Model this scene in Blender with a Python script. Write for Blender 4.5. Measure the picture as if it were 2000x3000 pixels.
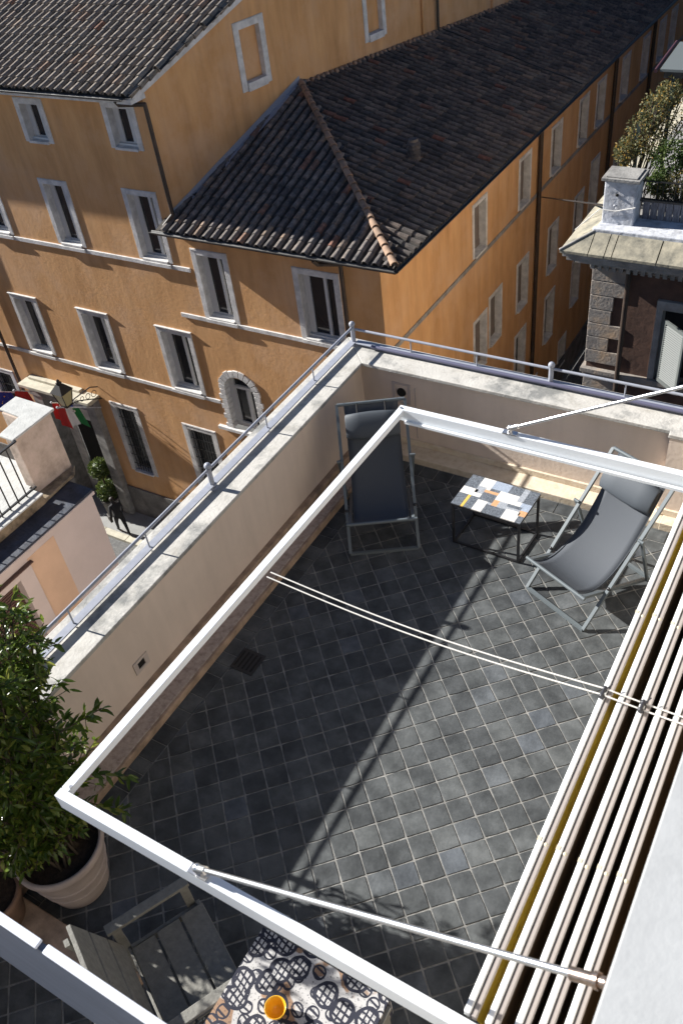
import bpy, bmesh, math, random
from mathutils import Vector, Matrix
random.seed(7)
for o in list(bpy.data.objects): bpy.data.objects.remove(o)
SC = bpy.context.scene
COL = SC.collection
# ------------------------------------------------------------------ camera
cam = bpy.data.cameras.new('camera')
camo = bpy.data.objects.new('camera', cam); COL.objects.link(camo)
cam.sensor_fit = 'VERTICAL'; cam.sensor_height = 36.0; cam.lens = 30.731
cam.clip_start = 0.05; cam.clip_end = 600
R0 = Vector((0.8591268698, 0.5001975952, -0.1081821951))
R1 = Vector((0.2652051745, -0.6159467263, -0.7418058006))
R2 = Vector((-0.4376839464, 0.6086148176, -0.6618313734))
mw = Matrix.Identity(4)
for i in range(3):
    mw[i][0] = R0[i]; mw[i][1] = -R1[i]; mw[i][2] = -R2[i]
mw[2][3] = 5.2
camo.matrix_world = mw
cam.dof.use_dof = True; cam.dof.focus_distance = 8.0; cam.dof.aperture_fstop = 5.0
SC.camera = camo
# ------------------------------------------------------------------ sky and sun
SUN = Vector((1.76, 0.20, -1.0)).normalized()
wd = bpy.data.worlds.new("World"); SC.world = wd; wd.use_nodes = True
nt = wd.node_tree
sky = nt.nodes.new('ShaderNodeTexSky'); sky.sky_type = 'NISHITA'; sky.sun_disc = False; sky.ozone_density = 3.5; sky.dust_density = 0.2; sky.air_density = 0.7
sky.sun_elevation = math.asin(-SUN.z); sky.sun_rotation = math.atan2(-SUN.x, -SUN.y)
nt.links.new(sky.outputs[0], nt.nodes['Background'].inputs[0])
nt.nodes['Background'].inputs[1].default_value = 0.05
sl = bpy.data.lights.new('sun', 'SUN'); sl.energy = 5.0; sl.angle = math.radians(0.55); sl.color = (1.0, 0.97, 0.92)
so = bpy.data.objects.new('sun', sl); COL.objects.link(so)
so.rotation_euler = SUN.to_track_quat('-Z', 'Y').to_euler()
SC.view_settings.view_transform = 'Standard'; SC.view_settings.look = 'None'
SC.view_settings.exposure = 1.12; SC.view_settings.gamma = 1.0
SC.view_settings.use_curve_mapping = False
# ------------------------------------------------------------------ materials
def mat(name, col, rough=0.7, metal=0.0, var=0.0, scale=5.0, bump=0.0, bscale=40.0, col2=None, detail=5.0,
        island=0.0, spec=0.5, streak=None, thr=(0.35, 0.65)):
    m = bpy.data.materials.new(name); m.use_nodes = True
    n = m.node_tree.nodes; l = m.node_tree.links; b = n['Principled BSDF']
    b.inputs['Roughness'].default_value = rough; b.inputs['Metallic'].default_value = metal
    b.inputs['Specular IOR Level'].default_value = spec
    c = (*col, 1)
    b.inputs['Base Color'].default_value = c
    tc = n.new('ShaderNodeTexCoord')
    out = None
    if var > 0 or col2:
        tx = n.new('ShaderNodeTexNoise'); tx.inputs['Scale'].default_value = scale
        tx.inputs['Detail'].default_value = detail; tx.inputs['Roughness'].default_value = 0.62
        if streak:
            mp = n.new('ShaderNodeMapping'); mp.inputs['Scale'].default_value = streak
            l.new(tc.outputs['Object'], mp.inputs[0]); l.new(mp.outputs[0], tx.inputs['Vector'])
        else: l.new(tc.outputs['Object'], tx.inputs['Vector'])
        mr = n.new('ShaderNodeMapRange'); mr.inputs[1].default_value = thr[0]; mr.inputs[2].default_value = thr[1]
        l.new(tx.outputs[0], mr.inputs[0])
        mx = n.new('ShaderNodeMix'); mx.data_type = 'RGBA'
        l.new(mr.outputs[0], mx.inputs[0])
        ca = c if col2 else tuple(v * (1 - var) for v in col) + (1,)
        cb = (*col2, 1) if col2 else tuple(min(1, v * (1 + var)) for v in col) + (1,)
        mx.inputs[6].default_value = ca; mx.inputs[7].default_value = cb
        out = mx.outputs[2]
    if island > 0:
        g = n.new('ShaderNodeNewGeometry'); h = n.new('ShaderNodeHueSaturation')
        mr2 = n.new('ShaderNodeMapRange'); mr2.inputs[3].default_value = 1 - island; mr2.inputs[4].default_value = 1 + island
        l.new(g.outputs['Random Per Island'], mr2.inputs[0]); l.new(mr2.outputs[0], h.inputs['Value'])
        if out: l.new(out, h.inputs['Color'])
        else: h.inputs['Color'].default_value = c
        out = h.outputs[0]
    if out: l.new(out, b.inputs['Base Color'])
    if bump > 0:
        t2 = n.new('ShaderNodeTexNoise'); t2.inputs['Scale'].default_value = bscale; t2.inputs['Detail'].default_value = 6
        l.new(tc.outputs['Object'], t2.inputs['Vector'])
        bp = n.new('ShaderNodeBump'); bp.inputs['Strength'].default_value = bump; bp.inputs['Distance'].default_value = 0.02
        l.new(t2.outputs[0], bp.inputs['Height']); l.new(bp.outputs[0], b.inputs['Normal'])
    m['out'] = 1
    return m

def ramp_mat(name, stops, scale=5, rough=0.8, bump=0.3, bscale=30, streak=None, island=None, noise_detail=8, second=None, drip=None):
    """noise driven colour ramp; island = list of stops chosen per loose piece, mixed by noise"""
    m = bpy.data.materials.new(name); m.use_nodes = True
    n = m.node_tree.nodes; l = m.node_tree.links; b = n['Principled BSDF']
    b.inputs['Roughness'].default_value = rough
    tc = n.new('ShaderNodeTexCoord'); tx = n.new('ShaderNodeTexNoise')
    tx.inputs['Scale'].default_value = scale; tx.inputs['Detail'].default_value = noise_detail; tx.inputs['Roughness'].default_value = 0.65
    if streak:
        mp = n.new('ShaderNodeMapping'); mp.inputs['Scale'].default_value = streak
        l.new(tc.outputs['Object'], mp.inputs[0]); l.new(mp.outputs[0], tx.inputs['Vector'])
    else: l.new(tc.outputs['Object'], tx.inputs['Vector'])
    def ramp(st):
        r = n.new('ShaderNodeValToRGB'); e = r.color_ramp.elements
        e[0].position = st[0][0]; e[0].color = (*st[0][1], 1); e[1].position = st[-1][0]; e[1].color = (*st[-1][1], 1)
        for p, c in st[1:-1]:
            x = e.new(p); x.color = (*c, 1)
        return r
    r = ramp(stops); l.new(tx.outputs[0], r.inputs[0]); out = r.outputs[0]
    if second:   # (scale, lo, hi, colour): blotches over it
        t3 = n.new('ShaderNodeTexNoise'); t3.inputs['Scale'].default_value = second[0]; t3.inputs['Detail'].default_value = 9
        t3.inputs['Roughness'].default_value = 0.7
        l.new(tc.outputs['Object'], t3.inputs['Vector'])
        mr = n.new('ShaderNodeMapRange'); mr.inputs[1].default_value = second[1]; mr.inputs[2].default_value = second[2]
        l.new(t3.outputs[0], mr.inputs[0])
        mx = n.new('ShaderNodeMix'); mx.data_type = 'RGBA'; l.new(mr.outputs[0], mx.inputs[0])
        l.new(out, mx.inputs[6]); mx.inputs[7].default_value = (*second[3], 1); out = mx.outputs[2]
    if drip:   # (amount, scale vector): long vertical weather streaks
        mp2 = n.new('ShaderNodeMapping'); mp2.inputs['Scale'].default_value = drip[1]; l.new(tc.outputs['Object'], mp2.inputs[0])
        t4 = n.new('ShaderNodeTexNoise'); t4.inputs['Scale'].default_value = 1.0; t4.inputs['Detail'].default_value = 7; l.new(mp2.outputs[0], t4.inputs['Vector'])
        mr4 = n.new('ShaderNodeMapRange'); mr4.inputs[1].default_value = 0.42; mr4.inputs[2].default_value = 0.68; mr4.inputs[3].default_value = 1 + drip[0] * .5; mr4.inputs[4].default_value = 1 - drip[0]
        l.new(t4.outputs[0], mr4.inputs[0]); hs = n.new('ShaderNodeHueSaturation'); l.new(out, hs.inputs['Color']); l.new(mr4.outputs[0], hs.inputs['Value'])
        out = hs.outputs[0]
    if island:
        g = n.new('ShaderNodeNewGeometry'); r2 = ramp(island); r2.color_ramp.interpolation = 'LINEAR'
        l.new(g.outputs['Random Per Island'], r2.inputs[0])
        mx = n.new('ShaderNodeMix'); mx.data_type = 'RGBA'; mx.blend_type = 'MULTIPLY'; mx.inputs[0].default_value = 1
        l.new(out, mx.inputs[6]); l.new(r2.outputs[0], mx.inputs[7]); out = mx.outputs[2]
    l.new(out, b.inputs['Base Color'])
    if bump:
        t2 = n.new('ShaderNodeTexNoise'); t2.inputs['Scale'].default_value = bscale; t2.inputs['Detail'].default_value = 7
        l.new(tc.outputs['Object'], t2.inputs['Vector'])
        bp = n.new('ShaderNodeBump'); bp.inputs['Strength'].default_value = bump; bp.inputs['Distance'].default_value = 0.02
        l.new(t2.outputs[0], bp.inputs['Height']); l.new(bp.outputs[0], b.inputs['Normal'])
    return m

M = {}
M['stucco'] = ramp_mat('ochre_stucco', [(0.3, (0.50, 0.262, 0.104)), (0.5, (0.59, 0.32, 0.135)), (0.7, (0.67, 0.38, 0.17))],
                       scale=1.1, rough=0.92, bump=0.25, bscale=9, streak=(1.6, 1.6, 0.45),
                       second=(0.5, 0.48, 0.68, (0.62, 0.37, 0.20)), drip=(0.08, (3.2, 3.2, 0.22)))
M['travertine'] = mat('pale_trim_stone', (0.58, 0.565, 0.545), 0.8, var=0.18, scale=4, bump=0.3, bscale=25)
M['trim_dark'] = mat('grey_trim_stone', (0.25, 0.24, 0.225), 0.85, var=0.3, scale=3, bump=0.4, bscale=25)
M['tile'] = ramp_mat('roof_tile', [(0.3, (0.13, 0.115, 0.10)), (0.5, (0.24, 0.21, 0.18)), (0.7, (0.36, 0.32, 0.27))], scale=6, second=(0.8, 0.5, 0.72, (0.17, 0.14, 0.12)),
                     rough=0.95, bump=0.5, bscale=30,
                     island=[(0.0, (0.62, 0.61, 0.60)), (0.4, (0.82, 0.80, 0.78)), (0.92, (1.0, 0.96, 0.92)), (0.98, (1.0, 0.8, 0.68)), (1.0, (0.85, 0.5, 0.38))])
M['tile_dark'] = ramp_mat('roof_tile_weathered_shaded', [(0.3, (0.075, 0.07, 0.068)), (0.5, (0.15, 0.135, 0.125)), (0.7, (0.25, 0.215, 0.19))], scale=6, second=(0.9, 0.52, 0.75, (0.26, 0.25, 0.22)),  # weathered tile, colour also darkened for the shaded street slope
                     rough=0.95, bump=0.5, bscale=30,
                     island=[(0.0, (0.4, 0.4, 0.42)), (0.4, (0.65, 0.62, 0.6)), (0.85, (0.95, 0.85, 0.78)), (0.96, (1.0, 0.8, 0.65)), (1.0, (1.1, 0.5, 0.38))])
M['tile_mid'] = ramp_mat('roof_tile_shaded', [(0.3, (0.10, 0.095, 0.09)), (0.5, (0.20, 0.18, 0.165)), (0.7, (0.34, 0.30, 0.265))], scale=6,  # front slope tile, its shade put into the colour
                     rough=0.95, bump=0.5, bscale=30,
                     island=[(0.0, (0.45, 0.45, 0.47)), (0.4, (0.75, 0.74, 0.74)), (0.85, (1.0, 0.92, 0.85)), (0.95, (1.2, 1.0, 0.8)), (1.0, (1.1, 0.6, 0.45))])
M['tile_ridge'] = ramp_mat('ridge_tile_clay', [(0.3, (0.25, 0.17, 0.12)), (0.7, (0.42, 0.29, 0.205))], scale=5, rough=0.9, bump=0.4, bscale=30,
                     island=[(0.0, (0.7, 0.7, 0.7)), (1.0, (1.05, 1, 0.95))])
M['under'] = mat('roof_underlay', (0.05, 0.044, 0.038), 0.95, var=0.3)  # also colours the channel tiles, as painted shade
M['gutter'] = mat('dark_gutter_metal', (0.035, 0.032, 0.03), 0.5, var=0.3, scale=6)
M['pipe'] = mat('brown_pipe_metal', (0.045, 0.03, 0.022), 0.55, var=0.3, scale=4)
M['sash'] = mat('grey_sash_paint', (0.58, 0.58, 0.57), 0.5)
M['glass'] = mat('dark_window_glass', (0.02, 0.02, 0.022), 0.12, spec=0.6)
M['blind'] = mat('closed_shutter_paint', (0.17, 0.14, 0.12), 0.7, var=0.12, scale=3)
M['iron'] = mat('black_iron', (0.02, 0.02, 0.02), 0.45)
M['plinth'] = mat('plinth_plaster', (0.16, 0.15, 0.14), 0.9, var=0.3, scale=2, bump=0.3, bscale=8)
M['road'] = ramp_mat('cobbled_road', [(0.3, (0.07, 0.07, 0.07)), (0.7, (0.17, 0.17, 0.165))], scale=9, rough=0.8, bump=0.6, bscale=14)
M['paving'] = mat('street_pavement', (0.30, 0.30, 0.29), 0.85, var=0.15, scale=1.2, bump=0.15, bscale=20)
M['kerb'] = mat('kerb_stone', (0.48, 0.45, 0.36), 0.85, var=0.15, scale=3, bump=0.2)
M['cap'] = ramp_mat('weathered_travertine_cap', [(0.32, (0.36, 0.34, 0.30)), (0.46, (0.47, 0.45, 0.41)), (0.75, (0.55, 0.53, 0.485))], scale=5,
                    rough=0.85, bump=0.22, bscale=45, second=(1.6, 0.50, 0.62, (0.20, 0.20, 0.19)))
M['ledge'] = ramp_mat('brown_speckled_ledge_stone', [(0.3, (0.26, 0.20, 0.17)), (0.5, (0.44, 0.36, 0.31)), (0.75, (0.55, 0.46, 0.39))], scale=26,
                      rough=0.7, bump=0.2, bscale=50, second=(3, 0.55, 0.75, (0.30, 0.22, 0.17)))
M['ledge_far'] = ramp_mat('cream_ledge_stone', [(0.3, (0.52, 0.42, 0.30)), (0.5, (0.62, 0.53, 0.41)), (0.75, (0.68, 0.60, 0.49))], scale=14,
                      rough=0.7, bump=0.2, bscale=50)
M['ledge_edge'] = mat('orange_brown_stone_edge', (0.36, 0.26, 0.185), 0.75, var=0.3, scale=9, bump=0.2)
M['plaster'] = ramp_mat('pink_cream_plaster', [(0.3, (0.66, 0.55, 0.46)), (0.7, (0.74, 0.62, 0.52))], scale=1.6, rough=0.9, bump=0.12, bscale=30, drip=(0.06, (6, 6, 0.8)))
M['white_plaster'] = mat('white_upper_plaster', (0.42, 0.425, 0.42), 0.9, var=0.05, scale=9, bump=0.06, bscale=60)
M['floor'] = ramp_mat('anthracite_floor_tile', [(0.34, (0.052, 0.056, 0.058)), (0.5, (0.080, 0.086, 0.088)), (0.66, (0.122, 0.13, 0.133))], scale=6.0, second=(1.1, 0.5, 0.85, (0.14, 0.15, 0.155)),
                      rough=0.55, bump=0.12, bscale=45, island=[(0.0, (0.72, 0.72, 0.73)), (0.5, (0.92, 0.92, 0.92)), (0.93, (1.12, 1.11, 1.09)), (1.0, (1.1, 1.14, 1.25))])
M['floor'].node_tree.nodes['Principled BSDF'].inputs['Specular IOR Level'].default_value = 0.12
M['grout'] = mat('cement_grout', (0.225, 0.22, 0.205), 0.95, var=0.3, scale=14, bump=0.3)
M['rail'] = mat('grey_rail_paint', (0.30, 0.315, 0.36), 0.4, var=0.08, scale=20)
M['frame_white'] = mat('white_aluminium', (0.78, 0.815, 0.84), 0.35, var=0.03, scale=3)
M['steel'] = mat('brushed_steel', (0.72, 0.71, 0.70), 0.28, metal=0.9)
M['steel_dark'] = mat('tarnished_fitting', (0.35, 0.27, 0.22), 0.35, metal=0.9, var=0.3, scale=60)
M['cable'] = mat('white_cable', (0.75, 0.72, 0.66), 0.5)
M['bar'] = mat('cream_awning_bar', (0.80, 0.81, 0.80), 0.4)
M['bar_groove'] = mat('awning_bar_groove', (0.12, 0.12, 0.13), 0.5)
M['bar_cover'] = mat('beige_bar_cover_strip', (0.36, 0.32, 0.295), 0.7)
M['cloth_awning'] = mat('ochre_brown_awning_cloth', (0.46, 0.30, 0.02), 0.85, var=0.12, scale=3, bump=0.1)
M['cloth_awning_shade'] = mat('shaded_awning_cloth', (0.11, 0.06, 0.022), 0.9, var=0.2, scale=3, bump=0.1)  # same ochre cloth, shade of the deep folds put into the colour
M['strap'] = mat('yellowed_strap', (0.62, 0.56, 0.42), 0.6)
M['clip'] = mat('black_clip', (0.03, 0.03, 0.035), 0.4)
M['screen'] = mat('blue_grey_sheet_metal', (0.10, 0.12, 0.165), 0.5, var=0.15, scale=1.5, streak=(1, 1, 6))
M['screen_cap'] = mat('pale_cap_rail', (0.66, 0.69, 0.76), 0.5, var=0.04)
M['chair_frame'] = mat('slate_grey_powder_coat', (0.12, 0.14, 0.15), 0.4)
M['sling'] = mat('charcoal_mesh_sling', (0.060, 0.068, 0.080), 0.75, bump=0.15, bscale=400)
M['pillow'] = mat('charcoal_headrest', (0.058, 0.068, 0.080), 0.65)
M['cap_end'] = mat('black_headrest_end', (0.015, 0.013, 0.013), 0.8)
M['black_metal'] = mat('black_table_metal', (0.018, 0.018, 0.02), 0.4)
for k, c, v in (('mz_dark', (0.13, 0.145, 0.165), .6), ('mz_white', (0.70, 0.68, 0.64), .1), ('mz_grey', (0.34, 0.36, 0.39), .3), ('mz_blue', (0.33, 0.38, 0.46), .2),
             ('mz_orange', (0.60, 0.34, 0.18), .15), ('mz_yellow', (0.75, 0.48, 0.10), .15)):
    M[k] = mat(k.replace('mz_', 'mosaic_'), c, 0.45, var=v, scale=130, detail=2)
M['armwood'] = mat('weathered_grey_wood', (0.185, 0.18, 0.16), 0.75, var=0.15, scale=14, streak=(2, 2, 2), bump=0.2, bscale=60)
M['bowl'] = mat('amber_glazed_ceramic', (0.76, 0.42, 0.03), 0.2)
M['pot'] = mat('pinkish_clay_pot', (0.36, 0.295, 0.26), 0.85, var=0.12, scale=6, bump=0.15, bscale=30)
M['terracotta'] = mat('brown_terracotta', (0.20, 0.12, 0.08), 0.85, var=0.2, scale=8, bump=0.2)
M['soil'] = mat('dark_soil', (0.035, 0.022, 0.014), 1.0, var=0.4, scale=40, bump=0.6, bscale=60)
M['stem'] = mat('brown_stem', (0.05, 0.035, 0.02), 0.85, var=0.3, scale=20)
M['vent_white'] = mat('vent_frame_plastic', (0.55, 0.47, 0.42), 0.6)
M['dark'] = mat('dark_void', (0.01, 0.009, 0.008), 0.9)
M['pinkwall'] = mat('pale_pink_facade', (0.50, 0.43, 0.40), 0.92, var=0.05, scale=2, bump=0.1)
M['peach'] = mat('peach_facade_panel', (0.56, 0.385, 0.265), 0.92, var=0.06, scale=2, bump=0.1)
M['stained'] = ramp_mat('stained_pink_plaster', [(0.3, (0.30, 0.24, 0.19)), (0.5, (0.46, 0.37, 0.30)), (0.65, (0.54, 0.43, 0.36))], scale=3.4, rough=0.95, bump=0.4, bscale=12)
M['bitumen'] = ramp_mat('black_bitumen_roof', [(0.3, (0.014, 0.015, 0.02)), (0.7, (0.045, 0.055, 0.08))], scale=6, rough=0.6, bump=0.6, bscale=12)
M['slab_white'] = mat('pale_parapet_slab', (0.46, 0.46, 0.435), 0.85, var=0.1, scale=8, bump=0.4)
M['mossy'] = mat('mossy_edge_plaster', (0.22, 0.17, 0.11), 0.95, var=0.5, scale=6, bump=0.5)
M['brown_shutter'] = mat('brown_shutter_paint', (0.085, 0.045, 0.035), 0.6)
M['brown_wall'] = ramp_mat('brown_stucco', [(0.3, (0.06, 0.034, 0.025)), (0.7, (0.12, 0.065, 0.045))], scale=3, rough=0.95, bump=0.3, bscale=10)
M['quoin'] = ramp_mat('grey_tan_quoin_stone', [(0.3, (0.17, 0.15, 0.135)), (0.5, (0.27, 0.24, 0.21)), (0.72, (0.46, 0.32, 0.20))], scale=2.2, rough=0.9, bump=0.4, bscale=20)
M['slate_tan'] = ramp_mat('stained_cornice_slab', [(0.3, (0.11, 0.105, 0.085)), (0.5, (0.27, 0.245, 0.185)), (0.7, (0.42, 0.37, 0.27))], scale=4.5, rough=0.9, bump=0.3, bscale=20)
M['old_white'] = ramp_mat('flaking_whitewash', [(0.3, (0.30, 0.30, 0.31)), (0.5, (0.50, 0.51, 0.54)), (0.7, (0.60, 0.61, 0.64))], scale=7, rough=0.95, bump=0.9, bscale=9)
M['planks'] = mat('grey_planks', (0.17, 0.165, 0.18), 0.9, var=0.35, scale=8, streak=(6, 6, 1))
M['shut_green'] = mat('grey_green_shutter', (0.11, 0.12, 0.115), 0.6)
M['green_metal'] = mat('dark_green_metal', (0.05, 0.075, 0.07), 0.5)
M['roof_panel'] = mat('pale_gazebo_panel', (0.12, 0.135, 0.135), 0.6)
M['red_trim'] = mat('dark_red_trim', (0.045, 0.012, 0.018), 0.6)
M['coat'] = mat('black_coat', (0.012, 0.012, 0.015), 0.8)
M['hair'] = mat('dark_hair', (0.02, 0.014, 0.01), 0.6)
M['skin'] = mat('skin', (0.45, 0.27, 0.19), 0.6)
M['lamp_glass'] = mat('lantern_glass', (0.55, 0.50, 0.28), 0.25)
M['f_green'] = mat('flag_green', (0.01, 0.16, 0.04), 0.8); M['f_white'] = mat('flag_white', (0.7, 0.7, 0.7), 0.8)
M['f_red'] = mat('flag_red', (0.40, 0.02, 0.02), 0.8); M['f_blue'] = mat('flag_blue', (0.01, 0.04, 0.30), 0.8)
M['f_gold'] = mat('flag_gold', (0.8, 0.55, 0.03), 0.6)
def leafmat(name, c1, c2, c3, tr=0.35, rough=0.3):
    m = bpy.data.materials.new(name); m.use_nodes = True
    n = m.node_tree.nodes; l = m.node_tree.links; b = n['Principled BSDF']
    g = n.new('ShaderNodeNewGeometry'); r = n.new('ShaderNodeValToRGB'); e = r.color_ramp.elements
    e[0].color = (*c1, 1); e[1].color = (*c3, 1); x = e.new(0.75); x.color = (*c2, 1); e[1].position = 0.75; e[2].position = 1.0
    e[1].color = (*c2, 1); e[2].color = (*c3, 1)
    l.new(g.outputs['Random Per Island'], r.inputs[0]); l.new(r.outputs[0], b.inputs['Base Color'])
    b.inputs['Roughness'].default_value = rough
    t = n.new('ShaderNodeBsdfTranslucent'); l.new(r.outputs[0], t.inputs[0])
    mx = n.new('ShaderNodeMixShader'); mx.inputs[0].default_value = tr
    l.new(b.outputs[0], mx.inputs[1]); l.new(t.outputs[0], mx.inputs[2]); l.new(mx.outputs[0], n['Material Output'].inputs[0])
    return m
M['leaf'] = leafmat('laurel_leaf', (0.055, 0.095, 0.016), (0.12, 0.18, 0.028), (0.30, 0.32, 0.06), tr=0.42, rough=0.24)
M['leaf_y'] = leafmat('autumn_leaf', (0.07, 0.085, 0.03), (0.17, 0.16, 0.07), (0.48, 0.29, 0.06), rough=0.7)
M['leaf_g'] = leafmat('garden_leaf', (0.035, 0.07, 0.015), (0.09, 0.14, 0.03), (0.25, 0.28, 0.12), rough=0.6)
M['topiary'] = leafmat('box_leaf', (0.04, 0.07, 0.012), (0.09, 0.13, 0.03), (0.2, 0.22, 0.06), rough=0.5)
# patterned tablecloth
def tablecloth_mat():
    m = bpy.data.materials.new('patterned_tablecloth'); m.use_nodes = True
    n = m.node_tree.nodes; l = m.node_tree.links; b = n['Principled BSDF']; b.inputs['Roughness'].default_value = 0.85
    tc = n.new('ShaderNodeTexCoord')
    nz = n.new('ShaderNodeTexNoise'); nz.inputs['Scale'].default_value = 7; l.new(tc.outputs['Object'], nz.inputs['Vector'])
    wv = n.new('ShaderNodeVectorMath'); wv.operation = 'MULTIPLY_ADD'; wv.inputs[1].default_value = (0.035, 0.035, 0.035)
    l.new(nz.outputs['Color'], wv.inputs[0]); l.new(tc.outputs['Object'], wv.inputs[2])
    vo = n.new('ShaderNodeTexVoronoi'); vo.voronoi_dimensions = '2D'; vo.inputs['Scale'].default_value = 7.6; vo.inputs['Randomness'].default_value = 0.75
    l.new(wv.outputs[0], vo.inputs['Vector'])
    def math_(op, a, bb=None, c=None):
        q = n.new('ShaderNodeMath'); q.operation = op
        for i, v in enumerate((a, bb, c)):
            if v is None: continue
            if isinstance(v, (int, float)): q.inputs[i].default_value = v
            else: l.new(v, q.inputs[i])
        return q.outputs[0]
    d = vo.outputs['Distance']
    ring = math_('LESS_THAN', math_('ABSOLUTE', math_('SUBTRACT', d, 0.40)), 0.06)
    inside = math_('LESS_THAN', d, 0.40)
    sx = n.new('ShaderNodeSeparateXYZ'); l.new(wv.outputs[0], sx.inputs[0])
    gx = math_('LESS_THAN', math_('FRACT', math_('MULTIPLY', sx.outputs[0], 36)), 0.34)
    gy = math_('LESS_THAN', math_('FRACT', math_('MULTIPLY', math_('ADD', sx.outputs[1], math_('MULTIPLY', sx.outputs[0], 0.25)), 32)), 0.34)
    grid = math_('MULTIPLY', inside, math_('MAXIMUM', gx, gy))
    n3 = n.new('ShaderNodeTexNoise'); n3.inputs['Scale'].default_value = 90; l.new(tc.outputs['Object'], n3.inputs['Vector'])
    speck = math_('MULTIPLY', math_('GREATER_THAN', n3.outputs[0], 0.62), 0.6)
    v2 = n.new('ShaderNodeTexVoronoi'); v2.voronoi_dimensions = '2D'; v2.inputs['Scale'].default_value = 11.0; v2.inputs['Randomness'].default_value = 1.0
    of = n.new('ShaderNodeVectorMath'); of.operation = 'ADD'; of.inputs[1].default_value = (0.37, 0.21, 0); l.new(wv.outputs[0], of.inputs[0]); l.new(of.outputs[0], v2.inputs['Vector'])
    ring2 = math_('MULTIPLY', math_('LESS_THAN', math_('ABSOLUTE', math_('SUBTRACT', v2.outputs['Distance'], 0.33)), 0.05), math_('SUBTRACT', 1.0, inside))
    sp2 = math_('MULTIPLY', math_('MULTIPLY', math_('LESS_THAN', v2.outputs['Distance'], 0.33), gy), math_('SUBTRACT', 1.0, inside))
    ink = math_('MAXIMUM', math_('MAXIMUM', math_('MAXIMUM', ring, grid), math_('MAXIMUM', ring2, sp2)), speck)
    n4 = n.new('ShaderNodeTexNoise'); n4.inputs['Scale'].default_value = 6; l.new(tc.outputs['Object'], n4.inputs['Vector'])
    br = n.new('ShaderNodeMapRange'); br.inputs[1].default_value = 0.58; br.inputs[2].default_value = 0.61; l.new(n4.outputs[0], br.inputs[0])
    bro = math_('MULTIPLY', br.outputs[0], math_('SUBTRACT', 1.0, inside))
    mx = n.new('ShaderNodeMix'); mx.data_type = 'RGBA'; l.new(bro, mx.inputs[0]); mx.inputs[6].default_value = (0.46, 0.45, 0.44, 1); mx.inputs[7].default_value = (0.28, 0.175, 0.11, 1)
    m2 = n.new('ShaderNodeMix'); m2.data_type = 'RGBA'; l.new(ink, m2.inputs[0]); l.new(mx.outputs[2], m2.inputs[6]); m2.inputs[7].default_value = (0.018, 0.020, 0.035, 1)
    l.new(m2.outputs[2], b.inputs['Base Color'])
    return m
M['tablecloth'] = tablecloth_mat()
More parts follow.
